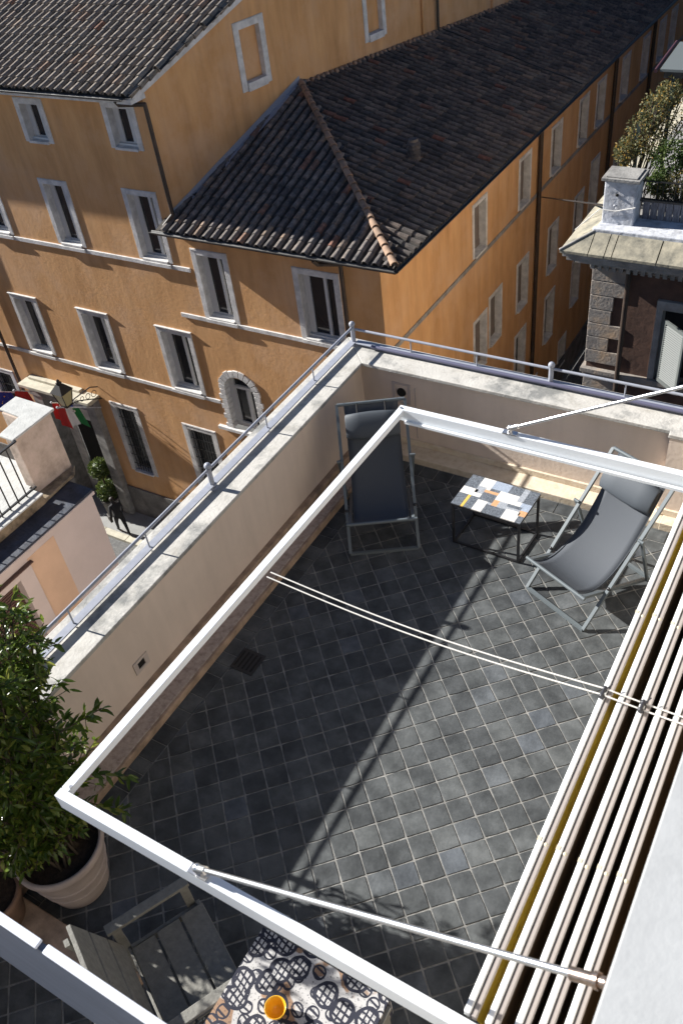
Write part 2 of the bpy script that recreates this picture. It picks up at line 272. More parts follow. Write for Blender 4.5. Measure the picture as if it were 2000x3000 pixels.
# ------------------------------------------------------------------ mesh builder
class MB:
    def __init__(s, T=None): s.v = []; s.f = []; s.mi = []; s.mats = []; s.T = T; s.cur = 0; s.smooth = []
    def mat(s, m):
        if m not in s.mats: s.mats.append(m)
        s.cur = s.mats.index(m); return s
    def add(s, vs, fs, smooth=False):
        k = len(s.v); T = s.T
        s.v += [tuple(T(*p)) if T else tuple(p) for p in vs]
        for f in fs: s.f.append(tuple(i + k for i in f)); s.mi.append(s.cur); s.smooth.append(smooth)
    def box(s, x0, x1, y0, y1, z0, z1):
        s.add([(x, y, z) for z in (z0, z1) for x, y in ((x0, y0), (x1, y0), (x1, y1), (x0, y1))],
              [(0, 3, 2, 1), (4, 5, 6, 7), (0, 1, 5, 4), (1, 2, 6, 5), (2, 3, 7, 6), (3, 0, 4, 7)])
    def quad(s, a, b, c, d): s.add([a, b, c, d], [(0, 1, 2, 3)])
    def prism(s, pts, z0, z1):
        n = len(pts)
        s.add([(x, y, z0) for x, y in pts] + [(x, y, z1) for x, y in pts],
              [tuple(range(n - 1, -1, -1)), tuple(range(n, 2 * n))] + [(i, (i + 1) % n, (i + 1) % n + n, i + n) for i in range(n)])
    def hexa(s, b, t):
        s.add(list(b) + list(t), [(3, 2, 1, 0), (4, 5, 6, 7), (0, 1, 5, 4), (1, 2, 6, 5), (2, 3, 7, 6), (3, 0, 4, 7)])
    def tube(s, p, q, r, n=8, r2=None, rot=0.0):
        p = Vector(p); q = Vector(q); d = (q - p).normalized(); r2 = r if r2 is None else r2
        a = d.cross(Vector((0, 0, 1)))
        if a.length < 1e-4: a = Vector((1, 0, 0))
        a.normalize(); b = d.cross(a)
        vs = []
        for c, rr in ((p, r), (q, r2)):
            for i in range(n):
                t = 2 * math.pi * i / n + rot; vs.append(c + a * (rr * math.cos(t)) + b * (rr * math.sin(t)))
        s.add(vs, [(i, (i + 1) % n, (i + 1) % n + n, i + n) for i in range(n)], n > 4)
        s.add(vs, [tuple(range(n - 1, -1, -1)), tuple(range(n, 2 * n))])
    def sq(s, p, q, r): s.tube(p, q, r * 1.414, 4, rot=math.pi / 4)
    def path(s, pts, r, n=6):
        for i in range(len(pts) - 1): s.tube(pts[i], pts[i + 1], r, n)
    def ball(s, c, r, n=12, m=8):
        vs = []; fs = []
        for j in range(m + 1):
            ph = math.pi * j / m
            for i in range(n):
                t = 2 * math.pi * i / n; vs.append((c[0] + r * math.sin(ph) * math.cos(t), c[1] + r * math.sin(ph) * math.sin(t), c[2] + r * math.cos(ph)))
        for j in range(m):
            for i in range(n): fs.append((j * n + i, (j + 1) * n + i, (j + 1) * n + (i + 1) % n, j * n + (i + 1) % n))
        s.add(vs, fs, True)
    def lathe(s, c, prof, n=32):
        vs = []; fs = []
        for r, z in prof:
            for i in range(n):
                t = 2 * math.pi * i / n; vs.append((c[0] + r * math.cos(t), c[1] + r * math.sin(t), c[2] + z))
        for j in range(len(prof) - 1):
            for i in range(n): fs.append((j * n + i, j * n + (i + 1) % n, (j + 1) * n + (i + 1) % n, (j + 1) * n + i))
        s.add(vs, fs, True)
    def build(s, name, m=None, parent=None, bevel=0.0, recalc=True):
        me = bpy.data.meshes.new(name); me.from_pydata(s.v, [], s.f)
        ms = s.mats if s.mats else [m]
        for x in ms: me.materials.append(x)
        if s.mats: me.polygons.foreach_set('material_index', s.mi)
        me.polygons.foreach_set('use_smooth', s.smooth)
        me.update()
        if recalc:
            bm = bmesh.new(); bm.from_mesh(me); bmesh.ops.recalc_face_normals(bm, faces=bm.faces); bm.to_mesh(me); bm.free()
        o = bpy.data.objects.new(name, me); COL.objects.link(o)
        if parent is not None: o.parent = parent; o.matrix_parent_inverse = parent_inv(parent)
        if bevel > 0:
            b = o.modifiers.new('bevel', 'BEVEL'); b.width = bevel; b.segments = 2; b.limit_method = 'ANGLE'; b.angle_limit = math.radians(50)
        return o
def parent_world(p):
    w = p.matrix_basis.copy() if not isinstance(p, tuple) else Matrix.Identity(4)
    if p.parent is not None: w = parent_world(p.parent) @ p.matrix_parent_inverse @ w
    return w
def parent_inv(p): return parent_world(p).inverted()
def thing(name, label, cat, loc=(0, 0, 0), group=None):
    o = bpy.data.objects.new(name, None); COL.objects.link(o); o.location = loc; o.empty_display_size = 0.2
    o['label'] = label; o['category'] = cat
    if group: o['group'] = group
    return o
def tag(o, label, cat, group=None):
    o['label'] = label; o['category'] = cat
    if group: o['group'] = group
    return o
def struct(o, kind='structure'): o['kind'] = kind; return o
# ------------------------------------------------------------------ street level
G = -17.0
mb = MB(); mb.box(-120, 120, -40, 200, G - 0.5, G - 0.12); struct(mb.build('road', M['road']))
mb = MB(); mb.box(-60, -10.2, 15.95, 17.6, G - 0.12, G); mb.box(-11.6, -10.2, 17.6, 90, G - 0.12, G); struct(mb.build('pavement', M['paving']))
mb = MB()
x = -60
while x < -11:
    mb.box(x, x + 1.18, 15.65, 15.946, G - 0.12, G + 0.004); x += 1.2
struct(mb.build('kerb', M['kerb'], bevel=0.01))
# ------------------------------------------------------------------ windows and walls
def frameT(o, u, n):
    o = Vector(o); u = Vector(u); n = Vector(n)
    return lambda a, b, c: (o.x + u.x * a + n.x * b, o.y + u.y * a + n.y * b, o.z + c)
def wall_mb(T, u0, u1, w0, w1, holes, top=None):
    """sheet with rectangular openings in the plane b=0"""
    mb = MB(T)
    us = sorted({u0, u1} | {h[0] for h in holes} | {h[1] for h in holes}); us = [u for u in us if u0 <= u <= u1]
    ws = sorted({w0, w1} | {h[2] for h in holes} | {h[3] for h in holes}); ws = [w for w in ws if w0 <= w <= w1]
    for i in range(len(us) - 1):
        run = None
        for j in range(len(ws) - 1):
            cu = (us[i] + us[i + 1]) / 2; cw = (ws[j] + ws[j + 1]) / 2
            hole = any(h[0] < cu < h[1] and h[2] < cw < h[3] for h in holes)
            if not hole:
                mb.quad((us[i], 0, ws[j]), (us[i + 1], 0, ws[j]), (us[i + 1], 0, ws[j + 1]), (us[i], 0, ws[j + 1]))
    return mb
def window(parent, T, u0, u1, w0, w1, kind='sash', hood=False, b=0.15, p=0.03, stone=None, sill=True):
    """u0..w1 = outer edge of the stone surround. returns the opening for the wall"""
    stone = stone or M['travertine']
    iu0, iu1, iw0, iw1 = u0 + b, u1 - b, w0 + (0.05 if sill else b), w1 - b
    e = 0.003
    s = MB(T)
    s.box(u0, iu0, -0.30, p, w0, w1); s.box(iu1, u1, -0.30, p, w0, w1)
    s.box(iu0 + e, iu1 - e, -0.30, p - e, iw1, w1 - e); s.box(iu0 + e, iu1 - e, -0.30, p + 0.05, w0 - 0.02, iw0)
    # thin inner moulding
    s.box(u0 + 0.03, u1 - 0.03, p + 0.001, p + 0.012, w1 - 0.05, w1 - 0.02)
    if hood: s.box(u0 - 0.02, u1 + 0.02, 0, 0.075, w1 + 0.002, w1 + 0.035)
    f = s.build('window', stone, parent, bevel=0.006)
    g = MB(T)
    if kind == 'blind':
        g.box(iu0, iu1, -0.24, -0.20, iw0, iw1); g.build('shutter', M['blind'], f)
        h = MB(T); c = (iu0 + iu1) / 2; h.box(c - 0.012, c + 0.012, -0.198, -0.185, iw0, iw1)
        h.box(iu0, iu1, -0.198, -0.19, iw0, iw0 + 0.2); h.build('shutter_rail', M['blind'], f)
    elif kind == 'infill':
        g.box(iu0, iu1, -0.2, -0.14, iw0, iw1); g.build('infill', M['stucco'], f)
    else:
        g.box(iu0, iu1, -0.26, -0.24, iw0, iw1); g.build('pane', M['glass'], f)
        h = MB(T); c = (iu0 + iu1) / 2 + 0.08; y0, y1 = -0.235, -0.19; t = 0.05
        if kind == 'sash':
            h.box(iu0, iu0 + t + 0.14, y0, y1 - 0.01, iw0, iw1)
            h.box(iu1 - t, iu1, y0, y1, iw0, iw1)
            h.box(iu0 + t + 0.145, iu1 - t - 0.002, y0, y1 - 0.002, iw1 - t, iw1); h.box(iu0 + t + 0.145, iu1 - t - 0.002, y0, y1 - 0.002, iw0, iw0 + t + 0.02)
            h.box(c + 0.02, c + 0.11, y0, y1 + 0.015, iw0 + t + 0.02, iw1 - t)
            h.box(iu0, iu1, -0.185, -0.10, iw0, iw0 + 0.05)
            h.build('sash', M['sash'], f)
        elif kind == 'grille':
            k = iu0 + 0.12
            while k < iu1: h.box(k - 0.009, k + 0.009, -0.06, -0.04, iw0, iw1); k += 0.12
            k = iw0 + 0.3
            while k < iw1: h.box(iu0, iu1, -0.038, -0.028, k - 0.012, k + 0.012); k += 0.42
            h.build('grille', M['iron'], f)
    return (u0 + 0.03, u1 - 0.03, w0, w1 - 0.03)
F = 17.2
TF = frameT((0, F, 0), (1, 0, 0), (0, -1, 0))            # palace front: u = world x, w = world z
WD = Vector((0.155, 0.988, 0)); WN = Vector((0.988, -0.155, 0))
TW = frameT((-16.6, F, 0), WD, WN)                        # tall side wall above the lower roof
XS = -10.17
TS = frameT((XS, 0, 0), (0, 1, 0), (1, 0, 0))             # street facade: u = world y

# ---- tall palace block
pal = thing('ochre_palace', 'tall ochre stucco palace on the left with tiled roof and stone window surrounds', 'building', (-22, 20, G))
holes = []
for a in ((-21.39, -20.28, -2.47, -1.27), (-18.1, -16.96, -2.39, -1.18)): holes.append(window(pal, TF, *a, b=0.17))
for a in ((-24.75, -23.48, -5.56, -3.55), (-21.49, -20.32, -5.55, -3.53), (-18.2, -16.95, -5.56, -3.49)): holes.append(window(pal, TF, *a, b=0.16, hood=False))
for a in ((-24.92, -23.62, -10.05, -7.83), (-21.74, -20.38, -10.08, -7.83), (-18.37, -16.96, -10.10, -7.83)): holes.append(window(pal, TF, *a, hood=True, b=0.16, p=0.04))
for a in ((-21.70, -20.40, -14.62, -11.5), (-18.42, -16.98, -14.62, -11.56), (-28.0, -26.58, -14.6, -11.4)): holes.append(window(pal, TF, *a, kind='grille', b=0.2))
for a in ((-28.1, -26.85, -5.56, -3.55), (-28.2, -26.9, -10.05, -7.83)): holes.append(window(pal, TF, *a))
# hotel door opening
door_o = (-25.05, -22.75, G, -12.0); holes.append(door_o)
wall_mb(TF, -45, -16.6, G, -0.78, holes).build('front_wall', M['stucco'], pal)
mb = MB(TW)
w1 = window(pal, TW, 3.43, 4.62, -1.95, -0.22, kind='infill', b=0.2, sill=False)
w2 = window(pal, TW, 8.94, 10.04, -2.1, -0.4, kind='infill', b=0.18, sill=False)
wall_mb(TW, 2.2, 45, -6, -0.2, [w1, w2]).build('side_wall', M['stucco'], pal)
tp = math.tan(math.radians(17)); gz_ = lambda u: -0.95 + (F + .988 * u - 16.6) * tp
mb = MB(TW); mb.add([(0, 0, -6), (2.2, 0, -6), (2.2, 0, gz_(2.2)), (0, 0, gz_(0))], [(0, 1, 2, 3)])
mb.add([(2.2, 0, -0.2), (45, 0, -0.2), (45, 0, gz_(45) - 8), (26, 0, gz_(26)), (2.2, 0, gz_(2.2))], [(0, 1, 2, 3, 4)]); mb.build('gable_wall', M['stucco'], pal)
# string courses
def strings(parent, T, segs, p=0.05, h=0.13, m=None):
    for (u0, u1, w) in segs:
        s = MB(T); u = u0
        s.box(u0, u1, 0, p, w - h, w); s.build('string_course', m or M['travertine'], parent, bevel=0.008)
strings(pal, TF, [(-45, -24.80, -5.60), (-24.8, -16.35, -5.60), (-45, -16.4, -10.14)])
for (a, b_) in ((-24.7, -23.5), (-21.45, -20.36), (-18.15, -17.0)):
    s = MB(TF); s.box(a, b_, 0.051, 0.10, -5.70, -5.585); s.build('sill', M['travertine'], pal, bevel=0.008)
for (a, b_) in ((-24.9, -23.65), (-21.7, -20.42), (-18.33, -17.0)):
    s = MB(TF); s.box(a, b_, 0.051, 0.10, -10.24, -10.125); s.build('sill', M['travertine'], pal, bevel=0.008)
s = MB(TF); s.box(-45, -25.1, 0, 0.06, G, -15.6); s.box(-22.7, -10.9, 0, 0.06, G, -15.6); s.build('plinth', M['plinth'], pal, bevel=0.01)
# portal
s = MB(TF)
s.box(-25.55, -25.05, -0.5, 0.28, G, -12.0); s.box(-22.75, -22.3, -0.5, 0.28, G, -12.0)
s.box(-25.6, -22.25, -0.5, 0.32, -12.0, -11.62); s.build('portal', M['trim_dark'], pal, bevel=0.02)
s = MB(TF); s.box(-25.7, -22.15, 0, 0.60, -11.5, -11.38); s.box(-25.6, -22.25, 0.0, 0.42, -11.615, -11.503); s.box(-25.5, -22.9, 0.0, 0.2, -11.377, -11.27)
s.build('canopy', M['kerb'], pal, bevel=0.01)
s = MB(TF); s.box(-25.04, -24.6, -0.45, -0.40, G, -12.01); s.box(-23.2, -22.76, -0.45, -0.40, G, -12.01); s.box(-24.595, -23.205, -0.45, -0.4, -13.2, -12.01)
s.build('door_surround', M['travertine'], pal)
s = MB(TF); s.box(-24.59, -23.21, -0.5, -0.46, G, -13.21); s.build('door', M['dark'], pal)
# arched window
ax, az, ri, ro = -15.53, -9.65, 0.56, 0.80
arch = None
s = MB(TF)
nA = 11
def ring_block(a0, a1, r0, r1, d0, d1):
    pts = []
    K = 3
    for k in range(K + 1): t = a0 + (a1 - a0) * k / K; pts.append((ax + r0 * math.cos(t), az + r0 * math.sin(t)))
    for k in range(K, -1, -1): t = a0 + (a1 - a0) * k / K; pts.append((ax + r1 * math.cos(t), az + r1 * math.sin(t)))
    n = len(pts)
    s.add([(x, d0, z) for x, z in pts] + [(x, d1, z) for x, z in pts], [tuple(range(n)), tuple(range(2 * n - 1, n - 1, -1))] + [(i, (i + 1) % n, (i + 1) % n + n, i + n) for i in range(n)])
for k in range(nA):
    a0 = math.pi * k / nA + 0.02; a1 = math.pi * (k + 1) / nA - 0.02
    ring_block(a0, a1, ri, ro + random.uniform(-.02, .04), -0.3, 0.05)
zz = az - 0.01
k = 0
while zz > -11.1:
    h = 0.19; wd_ = ro + (0.04 if k % 2 else -0.03)
    s.box(ax - wd_, ax - ri, -0.3, 0.05, max(zz - h + 0.015, -11.13), zz); s.box(ax + ri, ax + wd_, -0.3, 0.05, max(zz - h + 0.015, -11.13), zz); zz -= h; k += 1
arch = s.build('arched_window', M['travertine'], pal, bevel=0.006)
s = MB(TF); s.box(ax - 1.15, ax + 1.0, 0, 0.12, -11.26, -11.14); s.build('sill', M['travertine'], arch, bevel=0.008)
s = MB(TF); s.box(ax - 0.56, ax + 0.56, -0.3, -0.28, -11.14, az + 0.56); s.build('pane', M['glass'], arch)
s = MB(TF)
s.box(ax - 0.56, ax - 0.36, -0.27, -0.2, -11.14, az + 0.4); s.box(ax + 0.49, ax + 0.56, -0.27, -0.2, -11.14, az + 0.3); s.box(ax + 0.08, ax + 0.2, -0.27, -0.18, -11.14, az - 0.02)
s.box(ax - 0.36, ax + 0.49, -0.27, -0.19, az - 0.02, az + 0.08); s.box(ax - 0.36, ax + 0.49, -0.27, -0.2, -11.14, -10.98); s.build('sash', M['sash'], arch)
# ---- lower wing
wing = thing('ochre_wing', 'lower ochre wing with hipped tile roof running up the side street', 'building', (-12, 25, G))
holes = [(ax - ro + .02, ax + ro - .02, -11.14, az), (ax - ri, ax + ri, az, az + ri * 0.9)]
for a in ((-16.2, -14.93, -7.13, -4.97), (-12.82, -11.38, -7.13, -5.0)): holes.append(window(wing, TF, *a, b=0.18, p=0.03))
wall_mb(TF, -16.6, XS, G, -4.2, holes).build('front_wall', M['stucco'], wing)
strings(wing, TF, [(-17.12, XS + 0.05, -7.14)])
for (a, b_) in ((-16.1, -15.0), (-12.75, -11.45)):
    s = MB(TF); s.box(a, b_, 0.051, 0.10, -7.24, -7.125); s.build('sill', M['travertine'], wing, bevel=0.008)
holes = []
for c in (23.25, 26.85, 29.75, 32.55, 34.5, 37.55, 40.3, 42.75, 44.6, 47.6, 50.4): holes.append(window(wing, TS, c - .54, c + .54, -7.05, -5.37, kind='blind', b=0.13, p=0.025))
for c in (24.5, 26.9, 29.9, 32.75, 34.5, 37.6, 40.4, 43, 46): holes.append(window(wing, TS, c - .56, c + .56, -10.85, -8.95 if c != 34.5 else -8.25, kind='blind' if c < 33 else 'x', b=0.13, p=0.025))
for c in (23.25, 26.87, 29.9, 33.0, 36.5, 40): holes.append(window(wing, TS, c - .57, c + .57, -13.85, -11.75, kind='x', b=0.14, p=0.025))
for c in (24.6, 28.4, 31.8): holes.append(window(wing, TS, c - .5, c + .5, -16.2, -14.8, kind='x', b=0.14, p=0.025))
holes.append(window(wing, TS, 22.7, 23.8, -11.2, -9.2, kind='blind', b=0.13, p=0.025))
wall_mb(TS, F, 95, G, -4.2, holes).build('street_wall', M['stucco'], wing)
strings(wing, TS, [(F - 0.05, 95, -7.10)], p=0.03, h=0.14, m=M['trim_dark'])
s = MB(TS); s.box(F, 95, 0, 0.05, G, -15.9); s.build('plinth', M['plinth'], wing)
# roofs made of real barrel tiles
def tile_roof(name, E, up, along, pitch, ulen, alen, inside, m, parent, sp=0.285, row=0.37):
    """E eave point; up = horizontal unit vector up the slope; along = unit along the eave; inside(x,y) -> bool"""
    E = Vector(E); up = Vector(up); al = Vector(along); t = math.tan(pitch)
    sl = Vector((up.x, up.y, t)).normalized(); nrm = sl.cross(al).normalized()
    if nrm.z < 0: nrm = -nrm
    mb = MB(); nc = int(alen / sp); nr = int(ulen / row); mb.mats = [m, M['under']]
    K = 5
    for i in range(nc):
        jit = random.uniform(-0.012, 0.012)
        for j in range(nr + 1):
            base = E + al * (sp * (i + 0.5) + jit + random.uniform(-.008, .008)) + sl * (row * j - 0.04 + random.uniform(-.015, .015))
            c = base + sl * row * 0.5
            if not inside(c.x, c.y): continue
            r0 = 0.090 + random.uniform(-.004, .004); r1 = 0.079; L = row + 0.07
            off0 = nrm * (0.045 + random.uniform(-.006, .006)); off1 = nrm * (0.024)
            tw = al * random.uniform(-0.012, 0.012)
            vs = []
            for (o, r, q) in ((base + off0, r0, 0), (base + sl * L + off1 + tw, r1, 0), (base + off0, r0 - 0.018, 1)):
                for k in range(K + 1):
                    a = math.pi * k / K; vs.append(o + al * (r * math.cos(a)) + nrm * (r * math.sin(a) * 0.95))
            fs = [(k, k + 1, K + 2 + k, K + 1 + k) for k in range(K)] + [(k, 2 * K + 2 + k, 2 * K + 3 + k, k + 1) for k in range(K)]
            mb.add(vs, fs, False)
            mb.cur = 1  # channel tiles coloured dark, standing in for shade between the covers
            if j % 1 == 0:
                pb = base + al * (sp * 0.5); pw = 0.075; h = 0.012
                vs = []
                for (o, hh) in ((pb, 0.045), (pb + sl * L, 0.012)):
                    for (a_, d_) in ((-pw, 0.03), (0, 0.0), (pw, 0.03)): vs.append(o + al * a_ + nrm * (d_ + hh - 0.02))
                mb.add(vs, [(0, 1, 4, 3), (1, 2, 5, 4)], False); mb.cur = 0
    return mb.build(name, None, parent, recalc=False)
pitch = math.radians(17); tp = math.tan(pitch)
wallx = lambda y: -16.6 + 0.157 * (y - F)
EX, EY, EZ = -9.47, 16.7, -4.33
def in_front(x, y): return y > EY - .1 and x > max(-16.85, wallx(y) - 0.1) and (x - EX) < -(y - EY) + 0.03
def in_side(x, y): return x < EX + .1 and x > wallx(y) - 0.1 and -(x - EX) < (y - EY) + 0.03
tile_roof('roof_front_tiles', (-16.95, EY, EZ), (0, 1, 0), (1, 0, 0), pitch, 7.2, 7.6, in_front, M['tile_mid'], wing)
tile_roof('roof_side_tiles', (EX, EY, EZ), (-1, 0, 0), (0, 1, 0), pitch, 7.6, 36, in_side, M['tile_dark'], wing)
zr = lambda d: EZ + d * tp
mb = MB()
apx = -9.47 - 6.23; apy = 16.7 + 6.23; apz = zr(6.23)
mb.add([(-16.85, EY, EZ - 0.02), (EX, EY, EZ - 0.02), (apx, apy, apz - 0.02), (wallx(17.2) - .25, 17.2, zr(.5) - .02)], [(0, 1, 2, 3)])
yb = 62
mb.add([(EX, EY, EZ - .02), (EX, yb, EZ - .02), (wallx(yb), yb, zr(EX - wallx(yb)) - .02), (apx, apy, apz - .02)], [(0, 1, 2, 3)])
mb.build('roof_underlay', M['under'], wing)
# hip ridge tiles
mb = MB(); h0 = Vector((EX, EY, EZ + 0.07)); hd = Vector((-1, 1, tp)).normalized(); L = 6.23 * Vector((-1, 1, tp)).length
side = Vector((1, 1, 0)).normalized(); nn = hd.cross(side); nn = nn if nn.z > 0 else -nn
k = 0.0
while k < L:
    b0 = h0 + hd * (k - 0.02) + nn * 0.05; b1 = h0 + hd * (k + 0.42) + nn * 0.02; vs = []
    for (o, r) in ((b0, 0.098), (b1, 0.075), (b0, 0.08)):
        for q in range(8): a = math.pi * q / 7; vs.append(o + side * r * math.cos(a) + nn * r * math.sin(a))
    mb.add(vs, [(q, q + 1, q + 9, q + 8) for q in range(7)] + [(q, q + 16, q + 17, q + 1) for q in range(7)]); k += 0.38
mb.build('hip_ridge_tiles', M['tile_ridge'], wing, recalc=False)
# soffits and gutters
s = MB(); s.box(-16.85, EX, EY + .03, F, EZ - .16, EZ - 0.06); s.box(XS, EX - .03, F, yb, EZ - .16, EZ - .06); s.build('soffit', M['pipe'], wing)
def gutter(parent, p, q, out, r=0.07):
    p = Vector(p); q = Vector(q); o = Vector(out); K = 6; vs = []
    for c in (p, q):
        for rr in (r, r - 0.012):
            for k in range(K + 1):
                a = math.pi + math.pi * k / K; vs.append(c + o * (rr * math.cos(a)) + Vector((0, 0, rr * math.sin(a))))
    n = K + 1; fs = []
    for k in range(K):
        fs.append((k, k + 1, 2 * n + k + 1, 2 * n + k)); fs.append((n + k, n + k + 1, 3 * n + k + 1, 3 * n + k))
    fs += [(0, n, 3 * n, 2 * n), (K, n + K, 3 * n + K, 2 * n + K)]
    m = MB(); m.add(vs, fs, True); return m.build('gutter', M['gutter'], parent)
gutter(wing, (-16.95, EY - .08, EZ + .0), (EX + .08, EY - .08, EZ), (0, 1, 0)); gutter(wing, (EX + .08, EY - .08, EZ), (EX + .08, 62, EZ), (1, 0, 0))
# lead flashing where the roofs meet the tall wall
s = MB(TW); s.add([(0.05, 0.02, -4.15), (5.75, 0.02, -2.32), (5.75, 0.02, -2.14), (0.05, 0.02, -3.97)], [(0, 1, 2, 3)]); 
s.add([(0.05, 0.02, -4.15), (5.75, 0.02, -2.32), (5.75, 0.16, -2.36), (0.05, 0.16, -4.19)], [(0, 1, 2, 3)]); s.build('flashing', M['rail'], pal)
# mortar verge along the upper edge of the side slope
mb = MB()
for k in range(150):
    y = apy + k * 0.22; x = wallx(y) + 0.05; z = zr(EX - x) + 0.06
    mb.ball((x + 0.03, y, z), 0.085, 6, 4)
mb.build('mortar_edge', M['tile_ridge'], wing, recalc=False)
# vent stack on side slope
vt = MB()
vx, vy = -11.35, 21.55; vz = zr(EX - vx)
for k in range(5): vt.lathe((vx, vy, vz + 0.06 + k * 0.1), [(0.20, 0), (0.16, 0.06), (0.10, 0.08)], 12)
vt.tube((vx, vy, vz - .1), (vx, vy, vz + .6), 0.13, 12); vt.build('roof_vent', M['tile_dark'], wing)
# tall block roof
EYA = 16.62
def in_A(x, y): return x < wallx(y) + 0.22 and y > 16.5
tile_roof('roof_tiles', (-31, EYA, -0.85), (0, 1, 0), (1, 0, 0), pitch, 12, 18, in_A, M['tile'], pal)
mb = MB(); za = lambda d: -0.88 + d * tp
mb.add([(-45, EYA, za(0)), (wallx(EY) + .2, EYA, za(0)), (wallx(42) + .2, 42, za(25.3)), (-45, 42, za(25.3))], [(0, 1, 2, 3)])
mb.add([(-45, 42, za(25.3)), (wallx(42) + .2, 42, za(25.3)), (wallx(60) + .2, 60, za(5)), (-45, 60, za(5))], [(0, 1, 2, 3)])
mb.build('roof_underlay', M['under'], pal)
# verge: pale plaster band and its row of tile ends
mb = MB()
p0 = Vector((wallx(EY) + 0.0, EY, za(0) - 0.16)); pe = Vector((wallx(42), 42, za(25.3) - 0.16)); o = Vector((0.17, -.02, 0)); up = Vector((0, 0, 0.15))
mb.hexa([p0, p0 + o, pe + o, pe], [p0 + up, p0 + o + up, pe + o + up, pe + up]); mb.build('verge', M['travertine'], pal)
mb = MB(); n_ = 75
for k in range(n_):
    c = p0.lerp(pe, k / n_) + Vector((0.17, 0, 0.19)); mb.tube(c, c + Vector((0.02, 0.36, 0.36 * tp)), 0.075, 8, r2=0.06)
mb.build('verge_tiles', M['tile'], pal, recalc=False)
s = MB(); s.box(-45, wallx(F) + .12, EYA + .03, F, -1.04, -0.93); s.build('soffit', M['travertine'], pal)
gutter(pal, (-45, EYA - .07, -0.87), (wallx(EY) + .0, EYA - .07, -0.87), (0, 1, 0))
def downpipe(parent, pts, r=0.055, clips=True, name='downpipe'):
    s = MB(); s.path(pts, r, 8)
    for p in pts[1:-1]: s.ball(p, r * 1.02, 8, 6)
    return s.build(name, M['pipe'], parent)
downpipe(pal, [(-17.0, 16.66, -0.98), (-17.0, 16.75, -1.1), (-16.42, 17.05, -1.15), (-16.42, 17.09, -4.0), (-16.62, 16.85, -4.25)])
downpipe(pal, [(-26.2, 17.08, -1), (-26.2, 17.08, G)], 0.06)
downpipe(wing, [(-11.75, 16.68, -4.45), (-11.7, 16.8, -4.6), (-11.22, 17.08, -4.66), (-11.22, 17.08, -16.9)])
for y in (28.0, 35.9, 41.1, 48.5): downpipe(wing, [(XS + .1, y, -4.5), (XS + .1, y, G)], 0.075)
# roof pole and cables
s = MB(); p = Vector(TW(12.75, 0.12, -2.8)); s.tube(p, p + Vector((0, 0, 3.2)), 0.05, 8); s.build('pole', M['iron'], wing)
for u_, z_ in ((11.98, -2.6), (16.3, -2.9)): s = MB(); s.tube(TW(u_, .05, z_), TW(u_, .05, 1.5), 0.045, 8); s.build('wall_conduit', M['stucco'], pal)
def roofcable(y, name):
    pts = []
    x0 = wallx(y)
    for k in range(9):
        x = x0 + (EX - x0) * k / 8; pts.append((x, y + 0.05 * math.sin(k * 2), zr(EX - x) + 0.125))
    s = MB(); s.path(pts, 0.028, 6); s.build(name, M['iron'], wing)
roofcable(30.0, 'lightning_cable'); roofcable(40.5, 'lightning_cable')
# ------------------------------------------------------------------ lantern, flags, topiary, person
lan = thing('wall_lantern', 'ornate black wrought iron wall lantern on a scrolled bracket above the palace door', 'lantern', (-22.3, 15.95, -11))
s = MB(); lx, ly = -22.42, 15.98
s.path([(-22.05, 17.19, -11.0), (-22.1, 16.9, -10.85), (-22.3, 16.3, -10.98), (lx, ly, -11.1)], 0.022, 6)
s.path([(-22.05, 17.19, -11.5), (-22.12, 16.9, -11.35), (-22.3, 16.4, -11.15), (lx, ly, -11.12)], 0.02, 6)
for k in range(5):
    t = (k + 0.5) / 5; c = Vector((-22.08, 17.1, -11.18)).lerp(Vector((lx, ly, -11.12)), t); r = 0.13 * (1 - t * 0.7)
    for w in range(10):
        a0 = 2 * math.pi * w / 10; a1 = 2 * math.pi * (w + 1) / 10
        s.tube(c + Vector((0, r * math.cos(a0), r * math.sin(a0))), c + Vector((0, r * math.cos(a1), r * math.sin(a1))), 0.014, 4)
s.build('bracket', M['iron'], lan)
s = MB(); s.add([(lx + a * .13, ly + b * .13, -11.05) for a, b in ((-1, -1), (1, -1), (1, 1), (-1, 1))] + [(lx + a * .24, ly + b * .24, -10.5) for a, b in ((-1, -1), (1, -1), (1, 1), (-1, 1))],
      [(0, 1, 5, 4), (1, 2, 6, 5), (2, 3, 7, 6), (3, 0, 4, 7)]); s.build('lantern_glass', M['lamp_glass'], lan)
s = MB()
for a, b in ((-1, -1), (1, -1), (1, 1), (-1, 1)): s.tube((lx + a * .14, ly + b * .14, -11.06), (lx + a * .25, ly + b * .25, -10.48), 0.016, 5)
s.add([(lx + a * .29, ly + b * .29, -10.49) for a, b in ((-1, -1), (1, -1), (1, 1), (-1, 1))] + [(lx + a * .09, ly + b * .09, -10.22) for a, b in ((-1, -1), (1, -1), (1, 1), (-1, 1))],
      [(0, 1, 5, 4), (1, 2, 6, 5), (2, 3, 7, 6), (3, 0, 4, 7), (4, 5, 6, 7), (3, 2, 1, 0)])
s.lathe((lx, ly, -10.22), [(0.09, 0), (0.11, 0.05), (0.05, 0.09), (0.06, 0.14), (0.0, 0.2)], 12)
s.box(lx - .15, lx + .15, ly - .15, ly + .15, -11.1, -11.05); s.build('lantern_frame', M['iron'], lan)
s = MB()
for a in (-.3, 0.0, .3): s.lathe((lx + a, ly - .1 * abs(a), -11.3), [(0.0, 0), (0.045, 0.03), (0.05, 0.06), (0.02, 0.1), (0.0, 0.1)], 8)
s.build('finial', M['steel'], lan)
